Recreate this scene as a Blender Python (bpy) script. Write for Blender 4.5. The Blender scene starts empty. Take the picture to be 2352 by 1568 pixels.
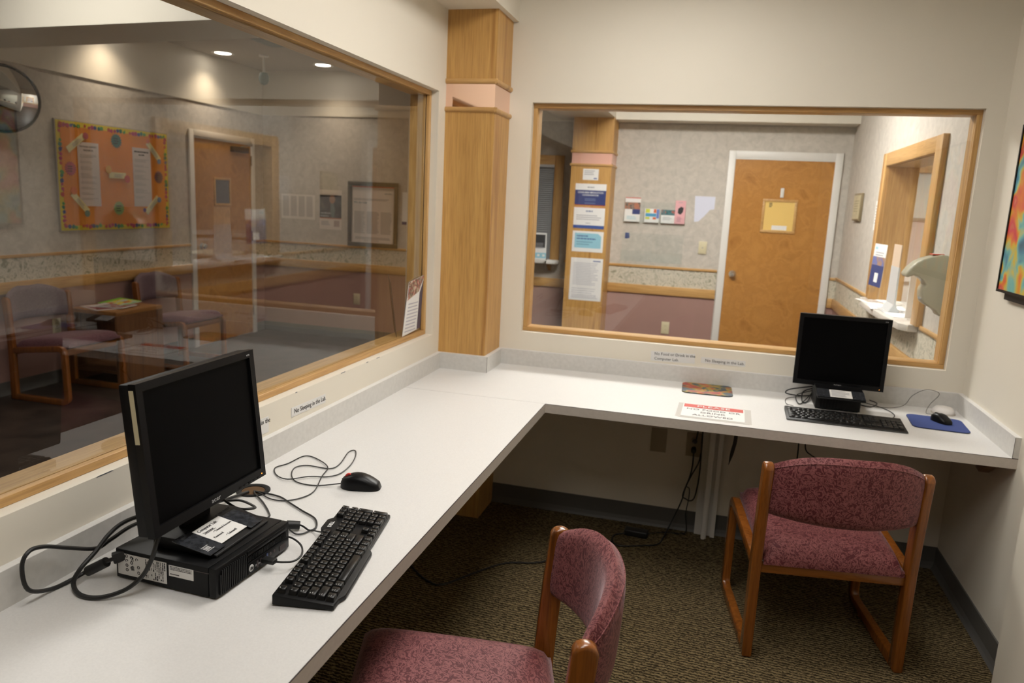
import bpy, bmesh, math, random
from mathutils import Vector, Matrix
random.seed(7)
SC = bpy.context.scene
COL = SC.collection

# ------------------------------------------------------------------ camera
cam_d = bpy.data.cameras.new('camera'); cam = bpy.data.objects.new('camera', cam_d); COL.objects.link(cam)
cam_d.sensor_width = 36.0; cam_d.lens = 36.0*1725.99/2352.0; cam_d.clip_start = .05; cam_d.clip_end = 60
_R = ((0.9631410, -0.2522551, -0.0934175), (0.2647795, 0.9502909, 0.1638264), (0.0474478, -0.1825230, 0.9820560))
cam.matrix_world = Matrix(((_R[0][0], _R[0][2], -_R[0][1], 1.24894), (_R[1][0], _R[1][2], -_R[1][1], -3.57723), (_R[2][0], _R[2][2], -_R[2][1], 1.53901), (0, 0, 0, 1)))
cam_d.dof.use_dof = True; cam_d.dof.focus_distance = 1.85; cam_d.dof.aperture_fstop = 4.5
SC.camera = cam
# ------------------------------------------------------------------ world, exposure
w = bpy.data.worlds.new('world'); SC.world = w; w.use_nodes = True
w.node_tree.nodes['Background'].inputs[0].default_value = (1, .95, .88, 1); w.node_tree.nodes['Background'].inputs[1].default_value = .02
SC.view_settings.view_transform = 'Standard'; SC.view_settings.look = 'None'; SC.view_settings.gamma = 1.0
SC.cycles.transparent_max_bounces = 32
SC.view_settings.exposure = 0.0; SC.view_settings.use_curve_mapping = False
# strengths of the lamps, with an added unseen one for the waiting room (used by their builders below)
LAMP_LAB, LAMP_LAB2, LAMP_WAIT_ADDED, LAMP_FOYER, LAMP_DESK, LAMP_CAN = 11.0, 7.5, 11.5, 46.0, 36.0, 27.0

# ------------------------------------------------------------------ constants of the place
W = 2.3286; ZC = .74; TC = .0375; TS = .0193; HS = .0756; PX = .2336; PY = -.2459; DL = .6334; DR = -.682
LY1, LZ0, LZ1 = -.3327, .912, 2.0045; LY0 = -3.3
WX0, WX1, WZ0, WZ1 = .3431, 2.2511, .9081, 2.0036
XB = -3.577; YE = 3.75; XS = 2.31; CEIL = 2.6

# ------------------------------------------------------------------ materials
MATS = {}
def nmat(name):
    m = bpy.data.materials.new(name); m.use_nodes = True; nt = m.node_tree
    return m, nt, nt.nodes, nt.links, nt.nodes['Principled BSDF']
def ramp(ns, stops, interp='LINEAR'):
    r = ns.new('ShaderNodeValToRGB'); cr = r.color_ramp; cr.interpolation = interp
    while len(cr.elements) < len(stops): cr.elements.new(.5)
    for e, (p, c) in zip(cr.elements, stops): e.position = p; e.color = (c[0], c[1], c[2], 1)
    return r
def srgb(r, g, b):
    f = lambda c: (c/255/12.92) if c/255 <= .04045 else ((c/255+.055)/1.055)**2.4
    return (f(r), f(g), f(b))
def coords(nt, scale=(1, 1, 1), rot=(0, 0, 0)):
    ns = nt.nodes; t = ns.new('ShaderNodeTexCoord'); mp = ns.new('ShaderNodeMapping')
    mp.inputs['Scale'].default_value = scale; mp.inputs['Rotation'].default_value = rot
    nt.links.new(t.outputs['Object'], mp.inputs[0]); return mp.outputs[0]
def noise(nt, vec, scale, detail=2, rough=.5, dist=0):
    n = nt.nodes.new('ShaderNodeTexNoise'); n.inputs['Scale'].default_value = scale; n.inputs['Detail'].default_value = detail
    n.inputs['Roughness'].default_value = rough; n.inputs['Distortion'].default_value = dist
    nt.links.new(vec, n.inputs['Vector']); return n
def bump(nt, h, bsdf, strength, dist=.002):
    b = nt.nodes.new('ShaderNodeBump'); b.inputs['Strength'].default_value = strength; b.inputs['Distance'].default_value = dist
    nt.links.new(h, b.inputs['Height']); nt.links.new(b.outputs[0], bsdf.inputs['Normal'])
def plain(name, col, rough=.5, metal=0., spec=.5, var=0., vs=30, bmp=0., emit=None):
    if name in MATS: return MATS[name]
    m, nt, ns, ln, b = nmat(name)
    b.inputs['Base Color'].default_value = (*col, 1); b.inputs['Roughness'].default_value = rough; b.inputs['Metallic'].default_value = metal
    b.inputs['Specular IOR Level'].default_value = spec
    if var or bmp:
        v = coords(nt); n = noise(nt, v, vs, 4)
        if var:
            r = ramp(ns, [(.3, tuple(c*(1-var) for c in col)), (.7, tuple(min(1, c*(1+var)) for c in col))])
            ln.new(n.outputs[0], r.inputs[0]); ln.new(r.outputs[0], b.inputs['Base Color'])
        if bmp: bump(nt, n.outputs[0], b, bmp)
    if emit:
        b.inputs['Emission Color'].default_value = (*emit[0], 1); b.inputs['Emission Strength'].default_value = emit[1]
    MATS[name] = m; return m
def wood(name, light, dark, axis='z', rough=.35, scale=1., contrast=1., coat=.0, sf=.05, dist=1.6):
    m, nt, ns, ln, b = nmat(name)
    st = {'x': (sf, 1, 1), 'y': (1, sf, 1), 'z': (1, 1, sf)}[axis]
    v = coords(nt, tuple(s*scale for s in st))
    big = noise(nt, v, 9, 3, .5, dist)
    r1 = ramp(ns, [(.32, light), (.5, tuple((a*.6+c*.4) for a, c in zip(light, dark))), (.56, light), (.72, dark)])
    ln.new(big.outputs[0], r1.inputs[0])
    fine = noise(nt, v, 160, 3, .6)
    r2 = ramp(ns, [(.35, (.62, .55, .48)), (.55, (1, 1, 1))])
    ln.new(fine.outputs[0], r2.inputs[0])
    mx = ns.new('ShaderNodeMix'); mx.data_type = 'RGBA'; mx.blend_type = 'MULTIPLY'; mx.inputs['Factor'].default_value = .45*contrast
    ln.new(r1.outputs[0], mx.inputs['A']); ln.new(r2.outputs[0], mx.inputs['B'])
    ln.new(mx.outputs['Result'], b.inputs['Base Color']); b.inputs['Roughness'].default_value = rough
    b.inputs['Coat Weight'].default_value = coat; b.inputs['Coat Roughness'].default_value = .12
    bump(nt, fine.outputs[0], b, .12, .001)
    MATS[name] = m; return m
def fabric(name, dark, lightc, gs=38.):
    m, nt, ns, ln, b = nmat(name)
    v = coords(nt)
    n1 = noise(nt, v, gs, 3.5, .55, 3.2)
    r = ramp(ns, [(.44, dark), (.505, lightc), (.57, lightc), (.62, dark)])
    ln.new(n1.outputs[0], r.inputs[0])
    n2 = noise(nt, v, gs*11, 2, .6)
    r2 = ramp(ns, [(.3, (.62, .62, .62)), (.7, (1, 1, 1))]); ln.new(n2.outputs[0], r2.inputs[0])
    mx = ns.new('ShaderNodeMix'); mx.data_type = 'RGBA'; mx.blend_type = 'MULTIPLY'; mx.inputs['Factor'].default_value = .8
    ln.new(r.outputs[0], mx.inputs['A']); ln.new(r2.outputs[0], mx.inputs['B']); ln.new(mx.outputs['Result'], b.inputs['Base Color'])
    b.inputs['Roughness'].default_value = .62; b.inputs['Specular IOR Level'].default_value = .35
    b.inputs['Sheen Weight'].default_value = .35; b.inputs['Sheen Roughness'].default_value = .35; b.inputs['Sheen Tint'].default_value = (1, .8, .85, 1)
    bump(nt, n2.outputs[0], b, .35, .001)
    MATS[name] = m; return m
def carpet():
    m, nt, ns, ln, b = nmat('carpet')
    v = coords(nt, (1, 1, 1), (0, 0, math.radians(4)))
    wv = ns.new('ShaderNodeTexWave'); wv.wave_type = 'BANDS'; wv.bands_direction = 'Y'
    for k, x in (('Scale', 21), ('Distortion', 5.5), ('Detail', 2), ('Detail Scale', 3.2), ('Detail Roughness', .6)): wv.inputs[k].default_value = x
    ln.new(v, wv.inputs['Vector'])
    v2 = coords(nt, (1, 2.2, 1)); n = noise(nt, v2, 75, 2, .5, .6)
    mul = ns.new('ShaderNodeMath'); mul.operation = 'MULTIPLY'; ln.new(wv.outputs['Fac'], mul.inputs[0])
    rn = ramp(ns, [(.35, (.35, .35, .35)), (.6, (1, 1, 1))]); ln.new(n.outputs[0], rn.inputs[0]); ln.new(rn.outputs[0], mul.inputs[1])
    r = ramp(ns, [(.08, (.035, .026, .014)), (.3, (.12, .088, .045)), (.75, (.27, .205, .105))])
    ln.new(mul.outputs[0], r.inputs[0]); ln.new(r.outputs[0], b.inputs['Base Color'])
    b.inputs['Roughness'].default_value = .95; b.inputs['Specular IOR Level'].default_value = .1
    bump(nt, mul.outputs[0], b, .8, .006)
    MATS['carpet'] = m; return m
def wallpaper(name, base, var, scale, green=None):
    m, nt, ns, ln, b = nmat(name)
    v = coords(nt)
    n = noise(nt, v, scale, 6, .65, .8)
    lo = tuple(c*(1-var) for c in base); hi = tuple(min(1, c*(1+var)) for c in base)
    st = [(.3, lo), (.5, base), (.7, hi)] if not green else [(.36, green), (.45, base), (.52, hi), (.57, base), (.66, tuple((a+c)/2 for a, c in zip(green, base)))]
    r = ramp(ns, st); ln.new(n.outputs[0], r.inputs[0])
    if green: n.inputs['Distortion'].default_value = 2.6; n.inputs['Detail'].default_value = 3
    ln.new(r.outputs[0], b.inputs['Base Color']); b.inputs['Roughness'].default_value = .8; b.inputs['Specular IOR Level'].default_value = .2
    bump(nt, n.outputs[0], b, .08, .002)
    MATS[name] = m; return m
def glass(name, tint=(1, 1, 1), ior=1.70):
    m, nt, ns, ln, b = nmat(name); ns.remove(b); out = ns['Material Output']
    tr = ns.new('ShaderNodeBsdfTransparent'); tr.inputs[0].default_value = (*tint, 1)
    gl = ns.new('ShaderNodeBsdfGlossy'); gl.inputs['Roughness'].default_value = .0; gl.inputs['Color'].default_value = (1, 1, 1, 1)
    fr = ns.new('ShaderNodeFresnel'); fr.inputs[0].default_value = ior
    ge = ns.new('ShaderNodeNewGeometry'); sub = ns.new('ShaderNodeMath'); sub.operation = 'SUBTRACT'; sub.inputs[0].default_value = 1
    ln.new(ge.outputs['Backfacing'], sub.inputs[1])     # only the surface a ray enters reflects, the far side of the pane is already in the ior
    mu = ns.new('ShaderNodeMath'); mu.operation = 'MULTIPLY'; ln.new(fr.outputs[0], mu.inputs[0]); ln.new(sub.outputs[0], mu.inputs[1])
    mx = ns.new('ShaderNodeMixShader'); ln.new(mu.outputs[0], mx.inputs[0]); ln.new(tr.outputs[0], mx.inputs[1]); ln.new(gl.outputs[0], mx.inputs[2])
    ln.new(mx.outputs[0], out.inputs['Surface']); MATS[name] = m; return m
def art(name, stops, scale=9., dist=1.):
    m, nt, ns, ln, b = nmat(name); v = coords(nt); n = noise(nt, v, scale, 2, .5, dist)
    r = ramp(ns, stops); ln.new(n.outputs[0], r.inputs[0]); ln.new(r.outputs[0], b.inputs['Base Color']); b.inputs['Roughness'].default_value = .4
    MATS[name] = m; return m

M_PAINT = plain('cream_paint', (.74, .69, .59), .55, spec=.3, var=.012, vs=3, bmp=.03)
M_CEIL = plain('ceiling_white', (.8, .77, .7), .8, spec=.2)
M_WHITE = plain('white_trim', (.74, .72, .68), .4)
M_OAK = wood('oak_trim_y', (.60, .36, .135), (.40, .205, .06), 'y', .38, 1., 1.)
M_OAKX = wood('oak_trim_x', (.60, .36, .135), (.40, .205, .06), 'x', .38, 1., 1.)
M_OAKZ = wood('oak_trim_z', (.60, .36, .135), (.40, .205, .06), 'z', .38, 1., 1.)
M_VENEER = wood('oak_veneer', (.60, .345, .108), (.41, .20, .052), 'z', .42, .8, 1.1)
M_DOOR = wood('door_veneer', (.50, .235, .055), (.34, .14, .026), 'z', .3, .7, .8, 0., .02, .5)
M_CHAIRW = wood('chair_oak', (.27, .085, .012), (.11, .032, .005), 'z', .25, 1.6, 1., .4)
M_CHAIRX = wood('chair_oak_x', (.29, .098, .015), (.12, .036, .006), 'x', .25, 1.6, 1., .4)
M_TABLEW = wood('table_wood', (.20, .09, .035), (.08, .03, .012), 'z', .4, 1., 1.)
M_LAM = plain('laminate', (.70, .69, .675), .38, spec=.45, var=.035, vs=260)
M_EDGE_SHADED = plain('laminate_edge_shaded', (.52, .47, .42), .5, spec=.3, var=.04, vs=90)  # darker copy of the counter laminate, shade of the front edge painted in
M_SEAM = plain('seam_dark', (.05, .035, .035), .6)
M_SPLASH = plain('laminate_splash', (.615, .60, .57), .42, spec=.4, var=.05, vs=60)
M_CARPET = carpet()
M_VINYL = plain('brown_vinyl', (.035, .024, .018), .45, spec=.4, var=.5, vs=6)
M_COVE = plain('grey_cove_base', (.10, .097, .09), .5)
M_FAB = fabric('burgundy_fabric', (.115, .018, .024), (.31, .105, .105))
M_FAB2 = fabric('plum_dim_fabric', (.12, .075, .095), (.21, .145, .165), 60)  # plum grey tone with dim light and glass reflection painted in
M_FAB3 = fabric('plum_dim_seat_fabric', (.115, .04, .055), (.22, .10, .115), 60)  # seat tone, dim light painted in likewise
M_WP = wallpaper('mottled_wallpaper', (.53, .49, .435), .13, 16)
M_BORDER = wallpaper('leaf_border', (.53, .49, .40), .2, 11, (.31, .30, .22))
M_MAUVE = plain('mauve_paint', (.35, .21, .18), .6, spec=.25, var=.03, vs=5)
M_GLASS = glass('pane_glass', (.97, .985, .98))
M_ACRYL = glass('clear_acrylic', (.975, .985, .985), 1.38)
M_BLK = plain('black_plastic', (.0055, .0055, .006), .45, spec=.22, var=.1, vs=200)
M_BLK2 = plain('black_bezel', (.0045, .0045, .005), .36, spec=.2)
M_BLKM = plain('black_metal_case', (.0055, .0055, .006), .42, spec=.22)
M_SCREEN = plain('screen_off', (.0016, .0016, .0018), .4, spec=.06)
M_KEY = plain('key_black', (.005, .005, .005), .34, spec=.3)
M_CORD = plain('cord_black', (.010, .010, .010), .45)
M_CORDG = plain('cord_grey', (.09, .085, .075), .5)
M_PAPER = plain('paper_white', (.78, .77, .75), .75, spec=.2)
M_PAPER2 = plain('paper_cream', (.72, .66, .36), .75, spec=.2)
M_INK = plain('ink_black', (.02, .02, .022), .7)
M_INKG = plain('ink_grey', (.33, .33, .35), .8)
M_INKB = plain('ink_blue', (.05, .10, .30), .7)
M_NAVY = plain('print_navy', (.018, .035, .16), .6)
M_SKY = plain('print_sky', (.28, .55, .66), .6)
M_REDP = plain('print_red', (.55, .055, .035), .6)
M_SILVER = plain('silver_print', (.62, .62, .62), .35)
M_CHROME = plain('brushed_steel', (.62, .60, .57), .25, 1.)
M_IVORY = plain('ivory_plastic', (.62, .56, .37), .45)
M_ALMOND = plain('almond_plastic', (.36, .31, .22), .5)
M_PINKM = plain('pink_mirror', (.93, .66, .53), .07, 1.)
M_MIRROR = plain('mirror_glass', (.8, .82, .82), .02, 1.)

# ------------------------------------------------------------------ mesh helpers
class MB:
    def __init__(s): s.v = []; s.f = []
    def add(s, vs, fs):
        o = len(s.v); s.v += [tuple(x) for x in vs]; s.f += [tuple(i+o for i in q) for q in fs]; return s
    def box(s, x0, x1, y0, y1, z0, z1):
        x0, x1 = sorted((x0, x1)); y0, y1 = sorted((y0, y1)); z0, z1 = sorted((z0, z1))
        return s.add([(x0, y0, z0), (x1, y0, z0), (x1, y1, z0), (x0, y1, z0), (x0, y0, z1), (x1, y0, z1), (x1, y1, z1), (x0, y1, z1)],
                     [(0, 3, 2, 1), (4, 5, 6, 7), (0, 1, 5, 4), (1, 2, 6, 5), (2, 3, 7, 6), (3, 0, 4, 7)])
    def prism(s, poly, a0, a1, axis='z'):
        n = len(poly)
        def P(p, a): return {'z': (p[0], p[1], a), 'y': (p[0], a, p[1]), 'x': (a, p[0], p[1])}[axis]
        vs = [P(p, a0) for p in poly]+[P(p, a1) for p in poly]
        fs = [tuple(range(n-1, -1, -1)), tuple(range(n, 2*n))]+[(i, (i+1) % n, n+(i+1) % n, n+i) for i in range(n)]
        return s.add(vs, fs)
    def taper(s, x0, x1, y0, y1, z0, z1, ins):
        return s.add([(x0, y0, z0), (x1, y0, z0), (x1, y1, z0), (x0, y1, z0), (x0+ins, y0+ins, z1), (x1-ins, y0+ins, z1), (x1-ins, y1-ins*.6, z1), (x0+ins, y1-ins*.6, z1)],
                     [(0, 3, 2, 1), (4, 5, 6, 7), (0, 1, 5, 4), (1, 2, 6, 5), (2, 3, 7, 6), (3, 0, 4, 7)])
    def lathe(s, prof, n=24, c=(0, 0, 0), axis='z'):
        m = len(prof); vs = []
        for i in range(n):
            a = 2*math.pi*i/n
            for r, h in prof:
                p = (r*math.cos(a), r*math.sin(a), h)
                p = {'z': p, 'x': (p[2], p[0], p[1]), 'y': (p[1], p[2], p[0])}[axis]
                vs.append((p[0]+c[0], p[1]+c[1], p[2]+c[2]))
        fs = [(i*m+j, ((i+1) % n)*m+j, ((i+1) % n)*m+j+1, i*m+j+1) for i in range(n) for j in range(m-1)]
        return s.add(vs, fs)
    def tube(s, pts, r, n=8, sub=6, smooth=True):
        pts = [Vector(p) for p in pts]
        if smooth and len(pts) > 2:
            q = []
            P = [pts[0]*2-pts[1]]+pts+[pts[-1]*2-pts[-2]]
            for i in range(1, len(P)-2):
                a, b, c, d = P[i-1], P[i], P[i+1], P[i+2]
                for k in range(sub):
                    t = k/sub
                    q.append(.5*((2*b)+(c-a)*t+(2*a-5*b+4*c-d)*t*t+(3*b-a-3*c+d)*t**3))
            q.append(pts[-1]); pts = q
        T = (pts[1]-pts[0]).normalized(); N = T.orthogonal().normalized(); vs = []
        for i, p in enumerate(pts):
            t = (pts[min(i+1, len(pts)-1)]-pts[max(i-1, 0)])
            if t.length > 1e-9: t.normalize()
            else: t = T
            N = (N-t*N.dot(t)); N = N.normalized() if N.length > 1e-6 else t.orthogonal().normalized(); B = t.cross(N); T = t
            rr = r(i/(len(pts)-1)) if callable(r) else r
            for k in range(n):
                a = 2*math.pi*k/n; vs.append(p+(N*math.cos(a)+B*math.sin(a))*rr)
        L = len(pts)
        fs = [(i*n+k, i*n+(k+1) % n, (i+1)*n+(k+1) % n, (i+1)*n+k) for i in range(L-1) for k in range(n)]
        fs += [tuple(range(n-1, -1, -1)), tuple((L-1)*n+k for k in range(n))]
        return s.add(vs, fs)
    def grid(s, fn, nu, nv):
        vs = [fn(i/nu, j/nv) for i in range(nu+1) for j in range(nv+1)]
        return s.add(vs, [(i*(nv+1)+j, (i+1)*(nv+1)+j, (i+1)*(nv+1)+j+1, i*(nv+1)+j+1) for i in range(nu) for j in range(nv)])
    def mesh(s, name, bevel=0., seg=2, smooth=False, recalc=True, weld=False):
        bm = bmesh.new(); vv = [bm.verts.new(p) for p in s.v]
        for q in s.f:
            try: bm.faces.new([vv[i] for i in q])
            except ValueError: pass
        if weld: bmesh.ops.remove_doubles(bm, verts=bm.verts, dist=1e-5)
        if recalc: bmesh.ops.recalc_face_normals(bm, faces=bm.faces)
        if bevel:
            es = [e for e in bm.edges if len(e.link_faces) == 2 and e.calc_face_angle(0) > .45]
            bmesh.ops.bevel(bm, geom=es, offset=bevel, segments=seg, profile=.5, affect='EDGES', clamp_overlap=True)
        me = bpy.data.meshes.new(name); bm.to_mesh(me); bm.free()
        if smooth or bevel:
            me.polygons.foreach_set('use_smooth', [True]*len(me.polygons)); me.set_sharp_from_angle(angle=math.radians(42))
        return me
    def build(s, name, mat, parent=None, bevel=0., seg=2, smooth=False, recalc=True, weld=False):
        return link(name, s.mesh(name, bevel, seg, smooth, recalc, weld), mat, parent)
def link(name, me, mat, parent=None):
    if not me.materials: me.materials.append(mat)
    o = bpy.data.objects.new(name, me); COL.objects.link(o)
    if parent: o.parent = parent
    return o
def tag(o, label, cat=None, group=None, kind=None):
    o['label'] = label
    if cat: o['category'] = cat
    if group: o['group'] = group
    if kind: o['kind'] = kind
    return o
def thing(name, label, cat, loc=(0, 0, 0), rz=0., group=None, kind=None, basis=None):
    o = bpy.data.objects.new(name, None); COL.objects.link(o); o.empty_display_size = .05
    if basis:
        r, u = Vector(basis[0]).normalized(), Vector(basis[1]).normalized(); n = r.cross(u)
        o.matrix_world = Matrix(((r.x, u.x, n.x, loc[0]), (r.y, u.y, n.y, loc[1]), (r.z, u.z, n.z, loc[2]), (0, 0, 0, 1)))
    else: o.location = loc; o.rotation_euler = (0, 0, rz)
    return tag(o, label, cat, group, kind)
def copy_tree(o, parent=None):
    c = o.copy(); COL.objects.link(c); c.parent = parent
    for ch in list(o.children): copy_tree(ch, c)
    return c
def B(*a): return MB().box(*a)
def text(parent, s, x, y, size, mat, z=.0006, align='CENTER', name='lettering', shear=0., bold=0., xs=1., label=None):
    cu = bpy.data.curves.new('t', 'FONT'); cu.body = s; cu.size = size; cu.align_x = align; cu.extrude = .0002; cu.offset = bold; cu.shear = shear; cu.resolution_u = 2
    to = bpy.data.objects.new('t', cu); COL.objects.link(to); bpy.context.view_layer.update()
    me = bpy.data.meshes.new_from_object(to.evaluated_get(bpy.context.evaluated_depsgraph_get()))
    bpy.data.objects.remove(to); bpy.data.curves.remove(cu)
    me.materials.clear(); me.name = name
    if xs != 1.:
        for v in me.vertices: v.co.x *= xs
    o = link(name, me, mat, parent); o.location = (x, y, z)
    if label: o['label'] = label
    return o
def lines(parent, x0, x1, y0, n, dy, h, mat=None, ragged=.25, z=.0007, name='printed_lines'):
    mb = MB()
    for i in range(n):
        xe = x1-(x1-x0)*ragged*random.random()
        mb.box(x0, xe, y0-i*dy-h, y0-i*dy, 0.0003, z)
    return mb.build(name, mat or M_INKG, parent)
def words(parent, x0, x1, y, h, mat=None, z=.0008, name='blurred_print'):
    mb = MB(); x = x0
    while x < x1-h*.4:
        l = min(h*random.uniform(.7, 2.6), x1-x); mb.box(x, x+l, y, y+h*random.uniform(.75, 1.), .0003, z); x += l+h*.28
    return mb.build(name, mat or M_INKG, parent)
XW = ((0, 1, 0), (0, 0, 1))      # on a wall that faces +x
YW = ((1, 0, 0), (0, 0, 1))      # on a wall that faces -y
SW = ((0, -1, 0), (0, 0, 1))     # on a wall that faces -x
def sheet(name, label, cat, loc, basis, w, h, mat=None, group=None, t=.0012):
    """a paper whose origin is its centre, x right, y up, z out of the wall"""
    o = thing(name, label, cat, loc, basis=basis, group=group)
    B(-w/2, w/2, -h/2, h/2, -t, 0).build('sheet', mat or M_PAPER, o); return o
def block(parent, name, x0, x1, y0, y1, mat, z=.0005): return B(x0, x1, y0, y1, 0, z).build(name, mat, parent)

# ================================================================== STRUCTURE
def struct(name, mb, mat, label, parent=None, **k):
    o = mb.build(name, mat, parent, **k)
    if not parent: tag(o, label, kind='structure')
    return o
struct('floor', B(0, W, -5.2, 0, -.05, 0), M_CARPET, 'olive tan looped carpet of the computer room')
struct('ceiling', B(-.14, W+.14, -5.3, .14, CEIL, CEIL+.1), M_CEIL, 'white ceiling of the computer room')
wl = MB(); wl.box(-.14, 0, -5.3, .14, 0, LZ0); wl.box(-.14, 0, -5.3, .14, LZ1, CEIL+.3); wl.box(-.14, 0, -5.3, LY0, LZ0, LZ1); wl.box(-.14, 0, LY1, .14, LZ0, LZ1)
struct('wall_left', wl, M_PAINT, 'cream painted wall around the long left window')
wb = MB(); wb.box(0, W+.14, 0, .14, 0, WZ0); wb.box(0, W+.14, 0, .14, WZ1, CEIL+.3); wb.box(0, WX0, 0, .14, WZ0, WZ1); wb.box(WX1, W+.14, 0, .14, WZ0, WZ1)
struct('wall_back', wb, M_PAINT, 'cream painted back wall around the right window')
wr = MB(); wr.box(W, W+.14, -5.3, 0, 0, CEIL); wr.box(W-.08, W, -5.3, -.995, 0, CEIL)
struct('wall_right', wr, M_PAINT, 'cream painted right wall with a projecting jamb in front')
struct('wall_front', B(0, W+.14, -5.3, -5.2, 0, CEIL), plain('front_wall_tan', (.30, .24, .17), .7), 'unseen wall behind the camera, darkened to bounce less light')  # tone darkened so this unseen wall throws less light under the counters
struct('soffit', B(0, .26, -5.2, 0, 2.362, CEIL), M_PAINT, 'cream soffit running along the top of the left wall')
bb = MB(); bb.box(PX, W, -.006, 0, 0, .1); bb.prism([(-.006, .001), (-.02, .001), (-.012, .012), (-.006, .03)], PX, W, 'x')
struct('baseboard_back', bb, M_COVE, 'dark grey vinyl cove base under the back counter')
bb = MB(); bb.box(W-.006, W, -.995, 0, 0, .1); bb.prism([(W-.006, .001), (W-.02, .001), (W-.012, .012), (W-.006, .03)], -.995, 0, 'y')
struct('baseboard_right', bb, M_COVE, 'dark grey vinyl cove base on the right wall')
struct('baseboard_left', B(0, .006, -5.2, PY, 0, .1), M_COVE, 'dark grey vinyl cove base under the left counter')

# ---- windows of the computer room
def frame_piece(win, name, mat, *a): return B(*a).build(name, mat, win, bevel=.0015, seg=1)
FT = .021
win = thing('window_1', 'long oak framed interior window in the left wall', None, (0, LY0, LZ0), kind='structure')
def LW(name, mat, x0, x1, y0, y1, z0, z1): return B(x0, x1, y0-LY0, y1-LY0, z0-LZ0, z1-LZ0).build(name, mat, win, bevel=.0015, seg=1)
for a, b, nm in ((-.0335, -.0498, 'glazing_stop'), (-.0545, -.127, 'frame')):
    LW(nm, M_OAK, b, a, LY0, LY1, LZ0, LZ0+FT); LW(nm, M_OAK, b, a, LY0, LY1, LZ1-FT, LZ1)
    LW(nm, M_OAKZ, b, a, LY1-FT, LY1, LZ0+FT, LZ1-FT); LW(nm, M_OAKZ, b, a, LY0, LY0+FT, LZ0+FT, LZ1-FT)
LW('glazing_gasket', M_SEAM, -.0545, -.0498, LY0, LY1, LZ0, LZ0+FT-.003); LW('glazing_gasket', M_SEAM, -.0545, -.0498, LY1-FT+.003, LY1, LZ0, LZ1)
LW('glazing_gasket', M_SEAM, -.0545, -.0498, LY0, LY1, LZ1-FT+.003, LZ1)
B(-.0545, -.0498, LY0+.02-LY0, LY1-.018-LY0, .018, LZ1-LZ0-.018).build('glass_pane', M_GLASS, win)
win = thing('window_2', 'wide oak framed interior window in the back wall', None, (WX0, 0, WZ0), kind='structure')
def RW(name, mat, x0, x1, y0, y1, z0, z1): return B(x0-WX0, x1-WX0, y0, y1, z0-WZ0, z1-WZ0).build(name, mat, win, bevel=.0015, seg=1)
for a, b, nm in ((.0335, .0498, 'glazing_stop'), (.0545, .127, 'frame')):
    RW(nm, M_OAKX, WX0, WX1, a, b, WZ0, WZ0+FT); RW(nm, M_OAKX, WX0, WX1, a, b, WZ1-FT, WZ1)
    RW(nm, M_OAKZ, WX0, WX0+FT, a, b, WZ0+FT, WZ1-FT); RW(nm, M_OAKZ, WX1-FT, WX1, a, b, WZ0+FT, WZ1-FT)
RW('glazing_gasket', M_SEAM, WX0, WX1, .0498, .0545, WZ0, WZ0+FT-.003); RW('glazing_gasket', M_SEAM, WX0, WX1, .0498, .0545, WZ1-FT+.003, WZ1)
B(.018, WX1-WX0-.018, .0498, .0545, .018, WZ1-WZ0-.018).build('glass_pane', M_GLASS, win)

# ---- columns
def half_round(x0, x1, y0, y1, zc, r, mb, sides):
    # a half round moulding around the sides of a column
    pr = [(math.cos(a)*r, math.sin(a)*r) for a in [(-math.pi/2)+math.pi*i/8 for i in range(9)]]
    if 'front' in sides: mb.prism([(y0-d, zc+h) for d, h in pr], x0-(r if 'left' in sides else 0), x1+(r if 'right' in sides else 0), 'x')
    if 'right' in sides: mb.prism([(x1+d, zc+h) for d, h in pr], y0-r, y1, 'y')
    if 'left' in sides: mb.prism([(x0-d, zc+h) for d, h in pr], y0-r, y1, 'y')
col = thing('column', 'oak veneer corner column with pink mirror band between the windows', None, (0, PY, 0), kind='structure')
def CB(mb, name, mat, parent, off, **k):
    mb.v = [(a-off[0], b-off[1], c-off[2]) for a, b, c in mb.v]; return mb.build(name, mat, parent, **k)
CB(B(0, PX, PY, 0, 0, 1.937), 'shaft', M_VENEER, col, (0, PY, 0)); CB(B(0, PX, PY, 0, 2.059, 2.362), 'shaft', M_VENEER, col, (0, PY, 0))
CB(B(0, PX-.002, PY+.002, 0, 1.937, 2.059), 'mirror_band', M_PINKM, col, (0, PY, 0))['label'] = 'pink band with its mirror reflection painted in'
for z in (1.937, 2.059):
    mb = MB(); half_round(0, PX, PY, 0, z, .0115, mb, ('front', 'right')); CB(mb, 'moulding', M_OAKX, col, (0, PY, 0), smooth=True)
PX0, PX1, PYF = -.13, .245, 3.45
col = thing('column', 'oak veneer column papered with notices in the foyer beyond the back window', None, (PX0, PYF, 0), kind='structure')
CB(B(PX0, PX1, PYF, YE, 0, 1.905), 'shaft', M_VENEER, col, (PX0, PYF, 0)); CB(B(PX0, PX1, PYF, YE, 2.023, 2.33), 'shaft', M_VENEER, col, (PX0, PYF, 0))
CB(B(PX0+.002, PX1-.002, PYF+.002, YE, 1.905, 2.023), 'mirror_band', plain('pink_mirror_paint', (.74, .42, .33), .25), col, (PX0, PYF, 0))['label'] = 'pink band with its mirror reflection painted in'  # bright reflection of the mirror band painted as plain pink
for z in (1.905, 2.023):
    mb = MB(); half_round(PX0, PX1, PYF, YE, z, .0115, mb, ('front', 'right', 'left')); CB(mb, 'moulding', M_OAKX, col, (PX0, PYF, 0), smooth=True)

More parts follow.
